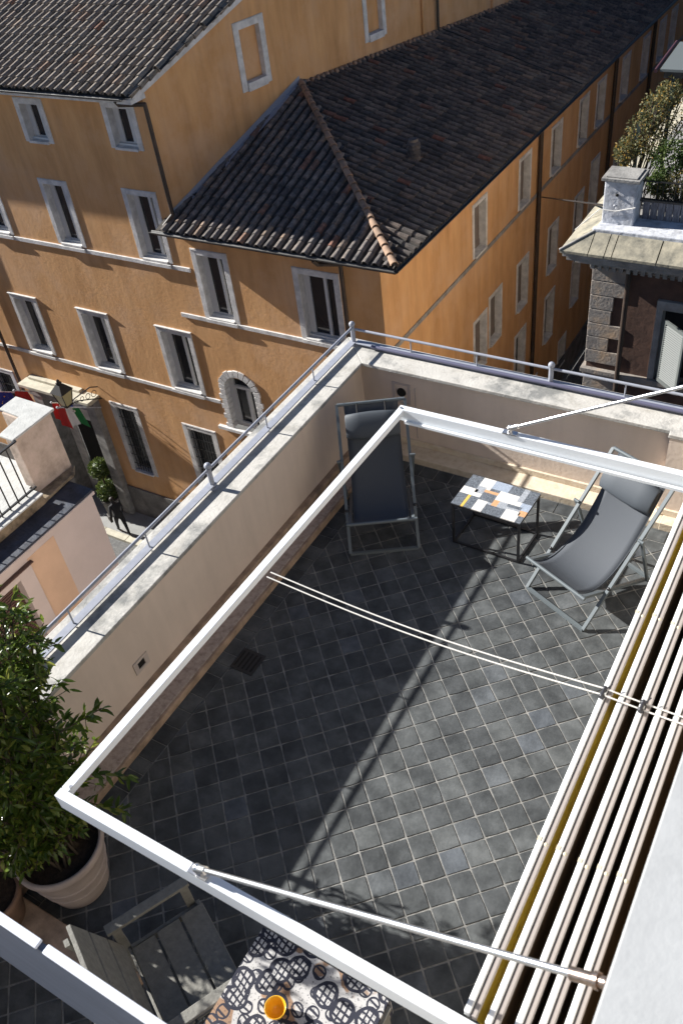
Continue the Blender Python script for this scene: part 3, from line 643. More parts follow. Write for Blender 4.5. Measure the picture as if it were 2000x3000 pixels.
def flag(nm, label, p0, p1, drop, stripes, star=False):
    """p0 root on wall, p1 pole tip; cloth hangs in folds under the pole"""
    t = thing(nm, label, 'flag', p0)
    s = MB(); s.tube(p0, p1, 0.022, 6); s.ball(p1, 0.05, 8, 6); s.build('flagpole', M['old_white'], t)
    p0 = Vector(p0); p1 = Vector(p1); s = MB()
    nU, nV = 18, 10
    for i in range(nU + 1):
        pass
    vs = []
    for j in range(nV + 1):
        for i in range(nU + 1):
            u = i / nU; v = j / nV
            q = p0.lerp(p1, 0.52 + 0.46 * u)
            q = q + Vector((0.07 * math.sin(u * 17 + v * 2) * (0.3 + v), 0.25 * (v * (0.5 - u)), -drop * v * (1.0 - 0.25 * abs(math.sin(u * 5)))))
            vs.append(q)
    for si, mm in enumerate(stripes):
        s.mat(mm); i0 = si * nU // len(stripes); i1 = (si + 1) * nU // len(stripes)
        s.add([vs[j * (nU + 1) + i] for j in range(nV + 1) for i in range(i0, i1 + 1)],
              [(j * (i1 - i0 + 1) + i, j * (i1 - i0 + 1) + i + 1, (j + 1) * (i1 - i0 + 1) + i + 1, (j + 1) * (i1 - i0 + 1) + i) for j in range(nV) for i in range(i1 - i0)], True)
    s.build('flag_cloth', None, t, recalc=False)
    if star:
        s = MB()
        for k in range(12):
            a = 2 * math.pi * k / 12; c = vs[int(round(5 + 2.6 * math.sin(a))) * (nU + 1) + int(round(9 + 5 * math.cos(a)))] + Vector((0, -0.03, 0)); s.ball(c, 0.028, 5, 4)
        s.build('flag_stars', M['f_gold'], t)
    return t
flag('hanging_flag', 'green white and red striped flag hanging right of the hotel door', (-22.2, 17.15, -11.9), (-22.45, 15.6, -10.95), 0.95, [M['f_green'], M['f_white'], M['f_red']])
flag('hanging_flag', 'blue white and red flag hanging under the wall lantern', (-22.6, 17.15, -11.9), (-22.95, 15.8, -11.0), 0.85, [M['f_blue'], M['f_white'], M['f_red']])
flag('hanging_flag', 'blue flag with gold stars at the far left of the palace door', (-26.0, 17.15, -12.2), (-25.9, 15.7, -11.2), 1.1, [M['f_blue']], True)
flag('hanging_flag', 'dark red flag beside the blue one behind the pale parapet block', (-25.3, 17.15, -12.0), (-24.95, 15.9, -11.05), 0.9, [M['f_red']])
def leaf(mb, c, d, up, L, W):
    d = d.normalized(); s = d.cross(up)
    if s.length < 1e-3: s = Vector((1, 0, 0))
    s.normalize(); n = s.cross(d)
    a = c; m1 = c + d * L * .35 + s * W * .5 + n * .12 * W; m2 = c + d * L * .35 - s * W * .5 + n * .12 * W
    k1 = c + d * L * .72 + s * W * .36 + n * .05 * W; k2 = c + d * L * .72 - s * W * .36 + n * .05 * W
    mid = c + d * L * .45; e = c + d * L - n * .1 * L
    mb.add([a, m1, k1, e, k2, m2, mid], [(0, 6, 1), (1, 6, 3, 2), (6, 4 + 0, 3), (0, 5, 6), (5, 4, 6)] if False else [(0, 6, 1), (1, 6, 3, 2), (0, 5, 6), (5, 4, 3, 6)])
def rv(): 
    while True:
        v = Vector((random.uniform(-1, 1), random.uniform(-1, 1), random.uniform(-1, 1)))
        if 0.05 < v.length < 1: return v.normalized()
def topiary(x, y, label):
    t = thing('potted_topiary', label, 'potted plant', (x, y, G))
    s = MB(); s.lathe((x, y, G), [(0, 0), (0.3, 0), (0.36, 0.7), (0.40, 0.72), (0.40, 0.8), (0.33, 0.8), (0.3, 0.72), (0, 0.72)], 16); s.build('planter', M['plinth'], t)
    s = MB(); s.tube((x, y, G + .7), (x, y, G + 2.1), 0.035, 8); s.build('trunk', M['stem'], t)
    s = MB()
    for (zc, r) in ((1.15, 0.42), (2.25, 0.40)):
        for k in range(900):
            v = rv(); leaf(s, Vector((x, y, G + zc)) + v * r * random.uniform(.75, 1), (v + rv() * .8), rv(), 0.09, 0.05)
        s.ball((x, y, G + zc), r * 0.78, 10, 8)
    s.build('crown', M['topiary'], t, recalc=False)
topiary(-23.1, 16.8, 'clipped ball topiary in grey planter by the open palace door, behind the walking person')
topiary(-25.9, 16.5, 'clipped ball topiary in grey planter left of the palace door, under the canopy end')
# walking person
def person(x, y, head):
    bm_v = {}; V = []; Eg = []; Rr = []
    def a(name, p, r, par=None):
        bm_v[name] = len(V); V.append(Vector(p)); Rr.append(r)
        if par: Eg.append((bm_v[par], bm_v[name]))
    a('pel', (0, 0, .95), .145); a('wai', (0, .01, 1.1), .135, 'pel'); a('che', (0, .04, 1.32), .165, 'wai'); a('nek', (0, .07, 1.5), .06, 'che')
    a('hd', (0, .10, 1.60), .085, 'nek'); a('hd2', (0, .11, 1.70), .07, 'hd')
    for sx, sw in ((-1, 1), (1, -1)):
        n = 'L' if sx < 0 else 'R'
        a('sh' + n, (sx * .19, .04, 1.42), .07, 'che'); a('el' + n, (sx * .27, .02 - sw * .12, 1.16), .05, 'sh' + n)
        a('wr' + n, (sx * .25, .12 - sw * .1, .95), .035, 'el' + n); a('ha' + n, (sx * .24, .16 - sw * .1, .87), .035, 'wr' + n)
        a('hi' + n, (sx * .1, 0, .88), .11, 'pel'); a('kn' + n, (sx * .11, sw * .17, .5), .07, 'hi' + n); a('an' + n, (sx * .1, sw * .30 - .04, .09), .045, 'kn' + n)
        a('to' + n, (sx * .11, sw * .30 + .13, .04), .04, 'an' + n)
    me = bpy.data.meshes.new('person'); me.from_pydata([tuple(v) for v in V], Eg, [])
    o = bpy.data.objects.new('person', me); COL.objects.link(o); me.materials.append(M['coat'])
    sk = o.modifiers.new('skin', 'SKIN'); sd = me.skin_vertices[0].data
    for i, r in enumerate(Rr): sd[i].radius = (r, r)
    sd[0].use_root = True
    sb = o.modifiers.new('sub', 'SUBSURF'); sb.levels = 2; sb.render_levels = 2
    o.location = (x, y, G); o.rotation_euler = (0, 0, head)
    tag(o, 'person in dark clothes walking along the pavement below, mid stride', 'person')
    h = MB(); h.ball((0, 0.085, 1.69), 0.105, 12, 8); hm = h.build('hair', M['hair']); hm.parent = o
    f = MB(); f.ball((0, 0.15, 1.63), 0.07, 10, 8); fm = f.build('face', M['skin']); fm.parent = o
    b = MB(); b.box(-.36, -.26, -.12, .18, .82, 1.12); bg = b.build('shoulder_bag', M['hair'], bevel=0.02); bg.parent = o
    return o
person(-21.9, 15.98, math.radians(65))
# ------------------------------------------------------------------ near left building
lb = thing('pink_house', 'pale pink house at lower left with black flat roof and peach panels', 'building', (-12, 4, G))
TL = frameT((-9, 0, 0), (0, 1, 0), (1, 0, 0))
wo = (4.28, 4.86, -4.6, -3.0)
wall_mb(TL, -20, 6.25, G, -2.86, [(-9, 4.62, -5.2, -3.14)]).build('side_wall', M['pinkwall'], lb)
s = MB(TL); s.box(4.86, 5.39, 0.0, 0.004, -9.5, -2.95); s.build('peach_panel', M['peach'], lb)
s = MB(TL); s.box(4.62, 4.86, -.2, 0.035, -5.4, -3.02); s.box(3.4, 4.62, -.2, 0.035, -3.14, -3.02); w = s.build('window', M['pinkwall'], lb, bevel=.005)
s = MB(TL); s.box(3.4, 4.9, 0.0, 0.07, -3.012, -2.99); s.build('hood', M['brown_shutter'], w)
s = MB(TL)
k = -5.2
while k < -3.15: s.box(3.5, 4.615, -0.16, -0.11, k, k + 0.03); k += 0.045
s.build('shutter', M['brown_shutter'], w)
s = MB(TL); s.box(3.4, 4.62, -.22, -.2, -5.4, -3.1); s.build('pane', M['dark'], w)
s = MB(); s.box(-60, -9.0, 6.2495, 6.25, G, -2.86); s.build('front_wall', M['pinkwall'], lb)
s = MB(); s.box(-60, -8.96, -20, 6.29, -2.86, -2.80); s.build('cornice', M['pinkwall'], lb, bevel=.01)
s = MB(); s.box(-60, -8.97, -20, 6.28, -2.797, -2.76); s.build('roof', M['bitumen'], lb)
s = MB(); s.prism([(-9.40, -20), (-9.72, -20), (-9.72, 5.75), (-9.40, 5.75)], -2.757, -2.60); s.build('roof_kerb', M['mossy'], lb, bevel=.01)
s = MB(); s.prism([(-9.395, -20), (-9.73, -20), (-9.73, 5.76), (-9.395, 5.76)], -2.598, -2.575); s.build('kerb_top', M['slab_white'], lb, bevel=.005)
s = MB(); s.box(-40, -9.735, -20, 6.2, -2.757, -2.61); s.build('terrace_paving', M['slab_white'], lb)
# parapet block
zt = -1.70
s = MB(); s.prism([(-10.33, 6.55), (-9.63, 6.55), (-9.63, 5.83), (-9.84, 5.83), (-9.9, 6.22), (-10.33, 6.24)], -2.77, zt); s.build('parapet_block', M['stained'], lb, bevel=.012)
s = MB(); s.prism([(-10.39, 6.61), (-9.58, 6.60), (-9.58, 5.77), (-9.88, 5.78), (-9.94, 6.24), (-10.39, 6.27)], zt + .002, zt + .04); s.build('parapet_slab', M['slab_white'], lb, bevel=.008)
s = MB(); s.prism([(-9.66, 5.66), (-9.40, 5.62), (-9.44, 6.4), (-9.6, 6.58)], -2.759, -2.70); s.build('block_skirting', M['mossy'], lb, bevel=.02)
s = MB()
s.box(-9.575, -9.545, 0, 5.8, -2.54, -2.515); s.box(-9.575, -9.545, 0, 5.8, -1.70, -1.675)
k = 5.6
while k > 0: s.tube((-9.56, k, -2.57), (-9.56, k, -1.69), 0.011, 6); k -= 0.16
s.build('balustrade', M['iron'], lb)
# ------------------------------------------------------------------ right brown building
rb = thing('brown_house', 'brown stucco house on the right with stone quoins and heavy cornice', 'building', (0, 18, G))
TR = frameT((0, 15, 0), (1, 0, 0), (0, -1, 0))
rx = -4.27
holes = [(-2.95, -1.6, -4.78, -3.3)]
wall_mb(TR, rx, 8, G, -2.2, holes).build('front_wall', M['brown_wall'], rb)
s = MB(); s.quad((rx, 15, G), (rx, 60, G), (rx, 60, -2.2), (rx, 15, -2.2)); s.build('side_wall', mat('cream_bounce_facade', (0.72, 0.62, 0.50), 0.9, var=0.06, scale=2), rb)  # unseen side, made pale to bounce light onto the ochre street wall
s = MB(TR); z = -2.62; k = 0
while z > -16.5:
    if -4.78 < z - 0.27 or z < -4.95:
        L = 0.62 if k % 2 == 0 else 0.40
        if k < 3: L = 0.62 if k != 2 else .42
        s.box(rx - 0.03, rx + L, -0.5, 0.03, z - 0.285, z)
    z -= 0.295; k += 1
s.build('quoins', M['quoin'], rb, bevel=.012)
s = MB(TR); s.box(rx, rx + .8, 0.0, 0.012, -2.62, -2.3); s.build('frieze', M['brown_wall'], rb)
s = MB(TR); s.box(rx - .09, 8, -0.6, 0.10, -4.90, -4.80); s.box(rx - .05, 8, -0.6, 0.06, -4.96, -4.902); s.build('string_course', M['quoin'], rb, bevel=.01)
s = MB(TR); s.box(-3.05, -2.93, -.25, .05, -4.79, -3.18); s.box(-1.62, -1.5, -.25, .05, -4.79, -3.18); s.box(-3.05, -1.5, -.25, .07, -3.28, -3.1); w = s.build('window', M['trim_dark'], rb, bevel=.008)
s = MB(TR); s.box(-2.93, -1.62, -.25, -.22, -4.8, -3.28); s.build('pane', M['glass'], w)
# open louvred shutter leaf
def louvre(parent, p0, p1, z0, z1, n=26):
    p0 = Vector((*p0, 0)); p1 = Vector((*p1, 0)); d = (p1 - p0).normalized(); nrm = Vector((-d.y, d.x, 0)); L = (p1 - p0).length
    T = lambda a, b, c: (p0.x + d.x * a + nrm.x * b, p0.y + d.y * a + nrm.y * b, c)
    s = MB(T); s.box(0, .05, -.02, .02, z0, z1); s.box(L - .05, L, -.02, .02, z0, z1); s.box(.05, L - .05, -.02, .02, z0, z0 + .07); s.box(.05, L - .05, -.02, .02, z1 - .07, z1)
    for k in range(n):
        z = z0 + .08 + (z1 - z0 - .16) * k / n
        s.hexa([(.05, -.018, z), (L - .05, -.018, z), (L - .05, .018, z + .03), (.05, .018, z + .03)], [(.05, -.018, z + .01), (L - .05, -.018, z + .01), (L - .05, .018, z + .04), (.05, .018, z + .04)])
    return s.build('shutter', M['shut_green'], parent)
louvre(w, (-2.86, 14.93), (-2.40, 14.55), -4.76, -3.45); louvre(w, (-1.6, 14.95), (-1.4, 14.4), -4.76, -3.45)
downpipe(rb, [(-3.60, 14.86, -2.6), (-3.60, 14.86, G)], 0.05)
# cornice
s = MB(TR)
for (p, z0, z1) in ((0.10, -2.62, -2.50), (0.22, -2.498, -2.42), (0.40, -2.418, -2.30), (0.58, -2.298, -2.20), (0.66, -2.198, -2.10)):
    s.box(rx - p * 0.62, 8, -12, p, z0, z1)
s.build('cornice', M['trim_dark'], rb, bevel=.006)
u = rx - 0.02
while u < -2: s = MB(TR); s.box(u, u + 0.07, 0.1, 0.2, -2.60, -2.503); s.build('dentil', M['trim_dark'], rb); u += 0.13
# sloping slabs on top of the cornice
zo, zi = -2.06, -1.80
s = MB()
oy, iy, ox, ix = 14.28, 14.66, -4.72, -4.22
xs = [(-4.20, -3.93), (-3.915, -3.80), (-3.785, -3.04), (-3.02, -2.1), (-2.08, -1.0), (-.98, 1), (1.02, 4)]
def slab(x0, x1):
    s.hexa([(x0, oy, zo - .05), (x1, oy, zo - .05), (x1, iy, zi - .05), (x0, iy, zi - .05)], [(x0, oy, zo), (x1, oy, zo), (x1, iy, zi), (x0, iy, zi)])
s.hexa([(ox, oy, zo - .05), (-4.215, oy, zo - .05), (-4.215, iy, zi - .05), (ix, iy, zi - .05)], [(ox, oy, zo), (-4.215, oy, zo), (-4.215, iy, zi), (ix, iy, zi)])
for a, b_ in xs: slab(a, b_)
for y0, y1 in ((14.67, 15.5), (15.515, 16.4), (16.415, 17.6), (17.615, 20), (20.02, 25)):
    s.hexa([(ox, y0, zo - .05), (ix, y0, zi - .05), (ix, y1, zi - .05), (ox, y1, zo - .05)], [(ox, y0, zo), (ix, y0, zi), (ix, y1, zi), (ox, y1, zo)])
s.hexa([(ox, oy + .01, zo - .05), (ix, iy, zi - .05), (ix, 14.665, zi - .05), (ox, 14.665, zo - .05)], [(ox, oy + .01, zo), (ix, iy, zi), (ix, 14.665, zi), (ox, 14.665, zo)])
s.build('cornice_slabs', M['slate_tan'], rb, bevel=.006)
s = MB(); s.tube((ox, oy, zo + .005), (ix, iy, zi + .005), .025, 6); s.build('hip_flashing', M['trim_dark'], rb)
s = MB(); s.box(-4.24, 6, 14.662, 15.35, -1.83, -1.775); s.box(-4.27, 6, 14.64, 14.75, -1.84, -1.75); s.build('membrane_ledge', M['old_white'], rb, bevel=.02)
s = MB(); s.box(-4.2, 6, 15.3, 24, -1.84, -1.79); s.build('roof_deck', M['trim_dark'], rb)
s = MB(); s.box(-4.21, -3.66, 14.95, 15.42, -1.80, -1.02); s.build('pier', M['old_white'], rb, bevel=.02)
s = MB(); s.box(-4.26, -3.60, 14.90, 15.47, -1.018, -0.96); s.box(-4.2, -3.66, 14.95, 15.42, -.958, -.94); s.build('pier_cap', M['trim_dark'], rb, bevel=.01)
s = MB(); s.ball((-3.98, 14.945, -1.25), .028, 8, 6); s.build('pier_hole', M['dark'], rb)
s = MB()
for w_ in range(10):
    a0, a1 = [2 * math.pi * q / 10 for q in (w_, w_ + 1)]
    s.tube((-3.99 + .03 * math.cos(a0), 14.93, -1.45 + .03 * math.sin(a0)), (-3.99 + .03 * math.cos(a1), 14.93, -1.45 + .03 * math.sin(a1)), .007, 4)
s.build('ring_hook', M['rail'], rb)
s = MB(); u = -3.60
while u < 3: s.box(u, u + .118, 15.30, 15.33, -1.79, -1.46); u += .13
s.build('plank_screen', M['planks'], rb)
s = MB(); s.box(-3.66, 4, 15.28, 15.36, -1.455, -1.42); s.build('screen_rail', M['gutter'], rb)
s = MB(); u = -3.6
s.box(-3.66, 4, 15.31, 15.33, -1.12, -1.10)
while u < 3: s.tube((u, 15.32, -1.42), (u, 15.32, -1.1), .006, 5); u += .1
s.build('balustrade', M['iron'], rb)
s = MB(); s.path([(-4.6, 14.7, -1.85), (-4.25, 14.92, -1.52), (-3.98, 14.93, -1.53), (-3.64, 14.93, -1.43)], .008, 5); s.build('white_cable', M['cable'], rb)
# plants on that roof terrace
def bushy(name, label, base, cloud, m, n, L, W, stems):
    t = thing(name, label, 'plant', base)
    s = MB()
    for k in range(n):
        c, r = random.choice(cloud); v = rv(); rad = random.uniform(.25, 1) ** .6
        p = Vector((c[0] + v.x * r[0] * rad, c[1] + v.y * r[1] * rad, c[2] + v.z * r[2] * rad))
        leaf(s, p, v + rv(), rv(), L * random.uniform(.7, 1.2), W)
    s.build('foliage', m, t, recalc=False)
    s = MB()
    for (c, r) in cloud:
        for q in range(stems):
            e = Vector(c) + rv() * min(r) * .7; b = Vector(base) + Vector((random.uniform(-.15, .15), random.uniform(-.1, .1), 0)); mdl = b.lerp(e, .5) + rv() * .08
            s.path([b, mdl, e], .009, 5)
    s.build('stems', M['stem'], t, recalc=False)
    return t
bushy('climbing_shrub', 'yellowing climbing shrub spilling past the white pier on the roof terrace', (-3.9, 15.8, -1.79),
      [((-4.15, 15.85, -.85), (.2, .2, .25)), ((-3.95, 15.9, -.55), (.25, .25, .4)), ((-3.75, 15.95, -.15), (.25, .3, .35)), ((-3.55, 15.95, .15), (.2, .25, .25)), ((-3.4, 16.0, -.2), (.3, .3, .4)), ((-3.7, 15.9, -.7), (.3, .3, .3))],
      M['leaf_y'], 3600, .05, .028, 5)
bushy('green_shrub', 'dense green shrub behind the railing of the roof terrace', (-3.2, 15.7, -1.79),
      [((-3.35, 15.7, -.85), (.3, .2, .35)), ((-3.0, 15.75, -.7), (.3, .2, .5)), ((-3.45, 15.6, -1.25), (.2, .15, .2)), ((-2.7, 15.8, -.9), (.3, .2, .5))],
      M['leaf_g'], 3400, .06, .03, 5)
bushy('low_shrub', 'reddish low creeper along the plank screen of the roof terrace', (-2.9, 15.45, -1.79),
      [((-3.3, 15.45, -1.32), (.3, .07, .14)), ((-2.8, 15.45, -1.3), (.3, .07, .16)), ((-3.05, 15.5, -1.15), (.35, .1, .2))], M['leaf_y'], 900, .045, .025, 6)
gz = thing('gazebo', 'gazebo with dark green posts and pale roof on the right roof terrace', 'gazebo', (-3.0, 17, -1.79))
for (x, y, z1) in ((-4.0, 16.0, -.22), (-3.53, 16.0, .42), (-3.15, 16.2, .5), (-2.6, 16.0, .5)):
    s = MB(); s.sq((x, y, -1.79), (x, y, z1), .028); s.build('post', M['green_metal'], gz)
s = MB(); s.hexa([(-3.74, 15.9, .47), (-2.0, 15.9, .47), (-2.0, 16.9, .52), (-3.70, 16.9, .52)], [(-3.74, 15.9, .51), (-2.0, 15.9, .51), (-2.0, 16.9, .66), (-3.70, 16.9, .66)]); s.build('roof', M['roof_panel'], gz)
s = MB(); s.tube((-3.80, 15.86, .49), (-3.76, 16.95, .64), .035, 6); s.build('roof_edge', M['red_trim'], gz)
s = MB(); s.box(-3.68, -2.0, 15.95, 16.05, .36, .465); s.build('lintel', M['gutter'], gz)
bush_wall = MB(); bush_wall.box(-3.3, 2, 17.5, 17.6, -1.79, .5); o_ = bush_wall.build('back_wall', M['trim_dark'], rb)
s = MB(); s.path([(XS, 28.6, -7.49), (-4.22, 15.05, -1.5)], .022, 5); tag(s.build('street_cable', M['iron']), 'black cable strung across the side street between the facades', 'cable')
# ------------------------------------------------------------------ own building and terrace
hb = thing('terrace_house', 'own cream building body carrying the roof terrace', 'building', (0, 2, G))
s = MB(); s.box(-4.0, 6, -12, 6.08, G, -0.31); s.build('body', M['plaster'], hb)
s = MB(); s.box(-0.05, 6, -12, 6.08, -0.30, 3.17); s.build('upper_wall', mat('greyish_upper_plaster', (0.36, 0.32, 0.27), 0.9, var=0.1, scale=2, bump=0.2), hb)
s = MB(); s.box(-0.065, 6.05, -12, 6.15, 3.175, 3.2); s.build('upper_coping', M['white_plaster'], hb, bevel=.004)
# floor: grout bed and individually laid tiles
s = MB(); s.box(-3.75, -0.05, -12, 5.86, -0.30, -0.004); struct(s.build('terrace_floor', M['grout']))
FX0, FX1, FY0, FY1 = -3.335, -0.05, -0.6, 5.50
def clip(poly, ax_, val, keep_gt):
    out = []
    for i in range(len(poly)):
        a = poly[i]; b = poly[(i + 1) % len(poly)]
        ia = (a[ax_] >= val) if keep_gt else (a[ax_] <= val); ib = (b[ax_] >= val) if keep_gt else (b[ax_] <= val)
        if ia: out.append(a)
        if ia != ib:
            t = (val - a[ax_]) / (b[ax_] - a[ax_]); out.append(tuple(a[q] + (b[q] - a[q]) * t for q in range(2)))
    return out
s = MB()
def lay(poly, z):
    n = len(poly)
    if n < 3: return
    cx = sum(p[0] for p in poly) / n; cy = sum(p[1] for p in poly) / n
    tx, ty = random.uniform(-.006, .006), random.uniform(-.006, .006)
    zz_ = lambda p: z + (p[0] - cx) * tx + (p[1] - cy) * ty
    ins = []
    for p in poly:
        d = Vector((cx - p[0], cy - p[1])); L = d.length
        if L < .01: return
        d /= L; ins.append((p[0] + d.x * .0018, p[1] + d.y * .0018))
    s.add([(p[0], p[1], -0.006) for p in poly] + [(p[0], p[1], zz_(p) - .0008) for p in poly] + [(p[0], p[1], zz_(p)) for p in ins],
          [(i, (i + 1) % n, (i + 1) % n + n, i + n) for i in range(n)] + [(i + n, (i + 1) % n + n, (i + 1) % n + 2 * n, i + 2 * n) for i in range(n)] + [tuple(range(2 * n, 3 * n))])
P_ = 0.1545; g_ = 0.0040; r2 = math.sqrt(.5)
ox_, oy_ = -1.405, 3.051
for i in range(-40, 40):
    for j in range(-40, 40):
        u0, u1, v0, v1 = i * P_ + g_, (i + 1) * P_ - g_, j * P_ + g_, (j + 1) * P_ - g_
        pts = []
        for (u, v, sx, sy) in ((u0, v0, 1, 1), ((u0 + u1) / 2, v0, 0, 1), (u1, v0, -1, 1), (u1, (v0 + v1) / 2, -1, 0), (u1, v1, -1, -1), ((u0 + u1) / 2, v1, 0, -1), (u0, v1, 1, -1), (u0, (v0 + v1) / 2, 1, 0)):
            u += random.uniform(-.0012, .0022) * (sx or 1); v += random.uniform(-.0012, .0022) * (sy or 1)
            if sx and sy: u += sx * .002; v += sy * .002
            pts.append((ox_ + (u - v) * r2, oy_ + (u + v) * r2))
        if max(p[0] for p in pts) < FX0 or min(p[0] for p in pts) > FX1 or max(p[1] for p in pts) < FY0 or min(p[1] for p in pts) > FY1: continue
        for (a_, val, gt) in ((0, FX0 + .004, True), (0, FX1, False), (1, FY0, True), (1, FY1 - .004, False)):
            pts = clip(pts, a_, val, gt)
            if len(pts) < 3: break
        # drain opening
        if len(pts) >= 3:
            lay(pts, random.uniform(0.0, 0.0016))
# border tiles along the left and the far wall
y = FY0
while y < FY1 + .1:
    L = random.choice((.11, .15, .21)); lay([(-3.474, y + .004), (FX0 - .005, y + .004), (FX0 - .005, y + L - .004), (-3.474, y + L - .004)], random.uniform(0, .0015)); y += L
x = FX0
while x < FX1:
    L = random.choice((.11, .15, .21)); lay([(x + .004, FY1 + .005), (x + L - .004, FY1 + .005), (x + L - .004, 5.645), (x + .004, 5.645)], random.uniform(0, .0015)); x += L
struct(s.build('floor_tiles', M['floor'], recalc=False))
s = MB()
dq = [(-3.335, 2.905), (-3.135, 2.905), (-3.135, 3.11), (-3.335, 3.11)]
s.prism(dq, .0022, .006)
dr = s.build('floor_drain', M['iron']); tag(dr, 'black slotted drain cover in the floor beside the left parapet', 'drain')
s = MB()
for k in range(5): s.box(-3.32 + k * .037, -3.305 + k * .037, 2.93, 3.085, .0062, .0075)
s.build('drain_slots', M['dark'], dr)
# parapets
pw = thing('left_parapet', 'long pink plastered parapet along the left side of the terrace with weathered stone cap', 'wall', (-3.9, 3, 0))
s = MB(); s.box(-3.99, -3.745, -12, 6.075, -0.30, 0.888); s.build('wall', M['plaster'], pw)
s = MB(); s.prism([(-4.06, -12), (-3.585, -12), (-3.682, 5.766), (-4.03, 6.122)], 0.89, 0.925); s.build('cap', M['cap'], pw, bevel=.006)
s = MB(); s.box(-3.744, -3.50, -12, 5.63, -.003, 0.067); s.build('ledge', M['ledge'], pw, bevel=.006)
s = MB(); s.box(-3.498, -3.475, -12, 5.63, -.003, 0.064); s.build('ledge_edge', M['ledge_edge'], pw, bevel=.004)
s = MB(); s.box(-3.744, -3.69, -12, 5.82, .0675, .128); s.build('skirting', M['ledge_edge'], pw, bevel=.006)
fw = thing('far_parapet', 'pink plastered parapet at the far end of the terrace with weathered stone cap', 'wall', (-2, 6, 0))
s = MB(); s.box(-3.744, 6, 5.846, 6.074, -0.30, 0.888); s.box(-0.94, 6, 5.775, 5.8455, -.003, .888); s.build('wall', M['plaster'], fw)
s = MB(); s.prism([(-3.681, 5.765), (-0.94, 5.76), (-.94, 5.71), (6, 5.70), (6, 6.10), (-4.029, 6.124)], 0.891, 0.926); s.build('cap', M['cap'], fw, bevel=.006)
s = MB(); s.box(-3.74, -0.885, 5.652, 5.845, -.003, 0.067); s.build('ledge', M['ledge_far'], fw, bevel=.005)
s = MB(); s.box(-0.884, -0.06, 5.646, 5.774, -.003, 0.075); s.build('pilaster_base', M['ledge_far'], fw, bevel=.005)
s = MB(); s.box(-3.74, -.945, 5.823, 5.8455, .068, .128); s.box(-.94, -.06, 5.752, 5.7745, .076, .135); s.build('skirting', M['ledge_far'], fw, bevel=.004)
s = MB(); s.tube((-3.335, 5.848, .64), (-3.335, 5.835, .64), .045, 14); s.build('wall_hole', M['dark'], fw)
s = MB()
for (a, b_, c, d) in ((-3.43, -3.40, .54, .72), (-3.27, -3.24, .54, .72), (-3.43, -3.24, .72, .74), (-3.43, -3.24, .52, .54)): s.box(a, b_, 5.838, 5.8455, c, d)
s.box(-3.2, -3.19, 5.840, 5.8455, .15, .72); s.build('wall_trim', M['pinkwall'], fw)
# small vent in the left parapet
vn = thing('wall_vent', 'small framed vent low in the pink left parapet', 'vent', (-3.74, 2.46, .33))
s = MB(); s.box(-3.7445, -3.734, 2.39, 2.54, .275, .30); s.box(-3.7445, -3.734, 2.39, 2.54, .365, .39); s.box(-3.7445, -3.734, 2.39, 2.43, .3, .365); s.box(-3.7445, -3.734, 2.50, 2.54, .3, .365); s.build('frame', M['vent_white'], vn, bevel=.002)
s = MB(); s.box(-3.744, -3.742, 2.43, 2.50, .3, .365); s.build('opening', M['dark'], vn)
# near ledge
s = MB(); s.box(-3.744, -2.45, .60, .84, -.003, .085); o = s.build('near_kerb', M['ledge_edge'], bevel=.008); tag(o, 'brown stone kerb crossing the near end of the terrace under the plant pots', 'kerb')
# railings
def railing(name, label, pts_main, pts_thin, a, b, z, axis):
    t = thing(name, label, 'railing', (a[0], a[1], .925))
    def P3(q, zz): return (a[0], q, zz) if axis == 'y' else (q, a[1], zz)
    s = MB(); s.tube((a[0], a[1], z), (b[0], b[1], z), .0125, 10); s.build('top_rail', M['rail'], t)
    s = MB()
    if axis == 'y': s.box(a[0] - .035, a[0] + .03, a[1], b[1], .955, .965)
    else: s.box(a[0], b[0], a[1] - .04, a[1] + .03, .952, .962)
    s.build('base_rail', M['rail'], t, bevel=.002)
    for q in pts_main:
        s = MB(); p = P3(q, .926); s.tube(p, P3(q, z + .012), .021, 12); s.build('post', M['rail'], t)
        s = MB(); s.ball(P3(q, z + .035), .029, 14, 10); s.build('ball_finial', M['rail'], t)
        s = MB(); s.tube(p, (p[0], p[1], .938), .045, 12, r2=.03); s.build('base_plate', M['rail'], t)
    for q in pts_thin:
        s = MB(); s.tube(P3(q, .93), P3(q, z), .0065, 8); s.build('baluster', M['rail'], t)
    return t
railing('left_railing', 'low grey metal railing with ball finials along the left parapet cap', [-.8, 1.52, 3.78, 6.02], [-.05, .75, 2.21, 3.01, 4.56, 5.31], (-3.905, -6), (-3.905, 6.02), 1.105, 'y')
railing('far_railing', 'low grey metal railing with ball finials on the far parapet cap', [-2.0, -.1], [-3.31, -2.67, -1.38, -.75], (-3.88, 6.03), (4, 6.03), 1.085, 'x')
s = MB()
for k in range(1): s.tube((-3.7, 5.99, .96), (4, 5.99, .96), .018, 8)
tag(s.build('drip_pipe', mat('violet_grey_pipe', (0.11, 0.11, 0.17), 0.4)), 'grey round pipe lying along the foot of the far railing', 'pipe')
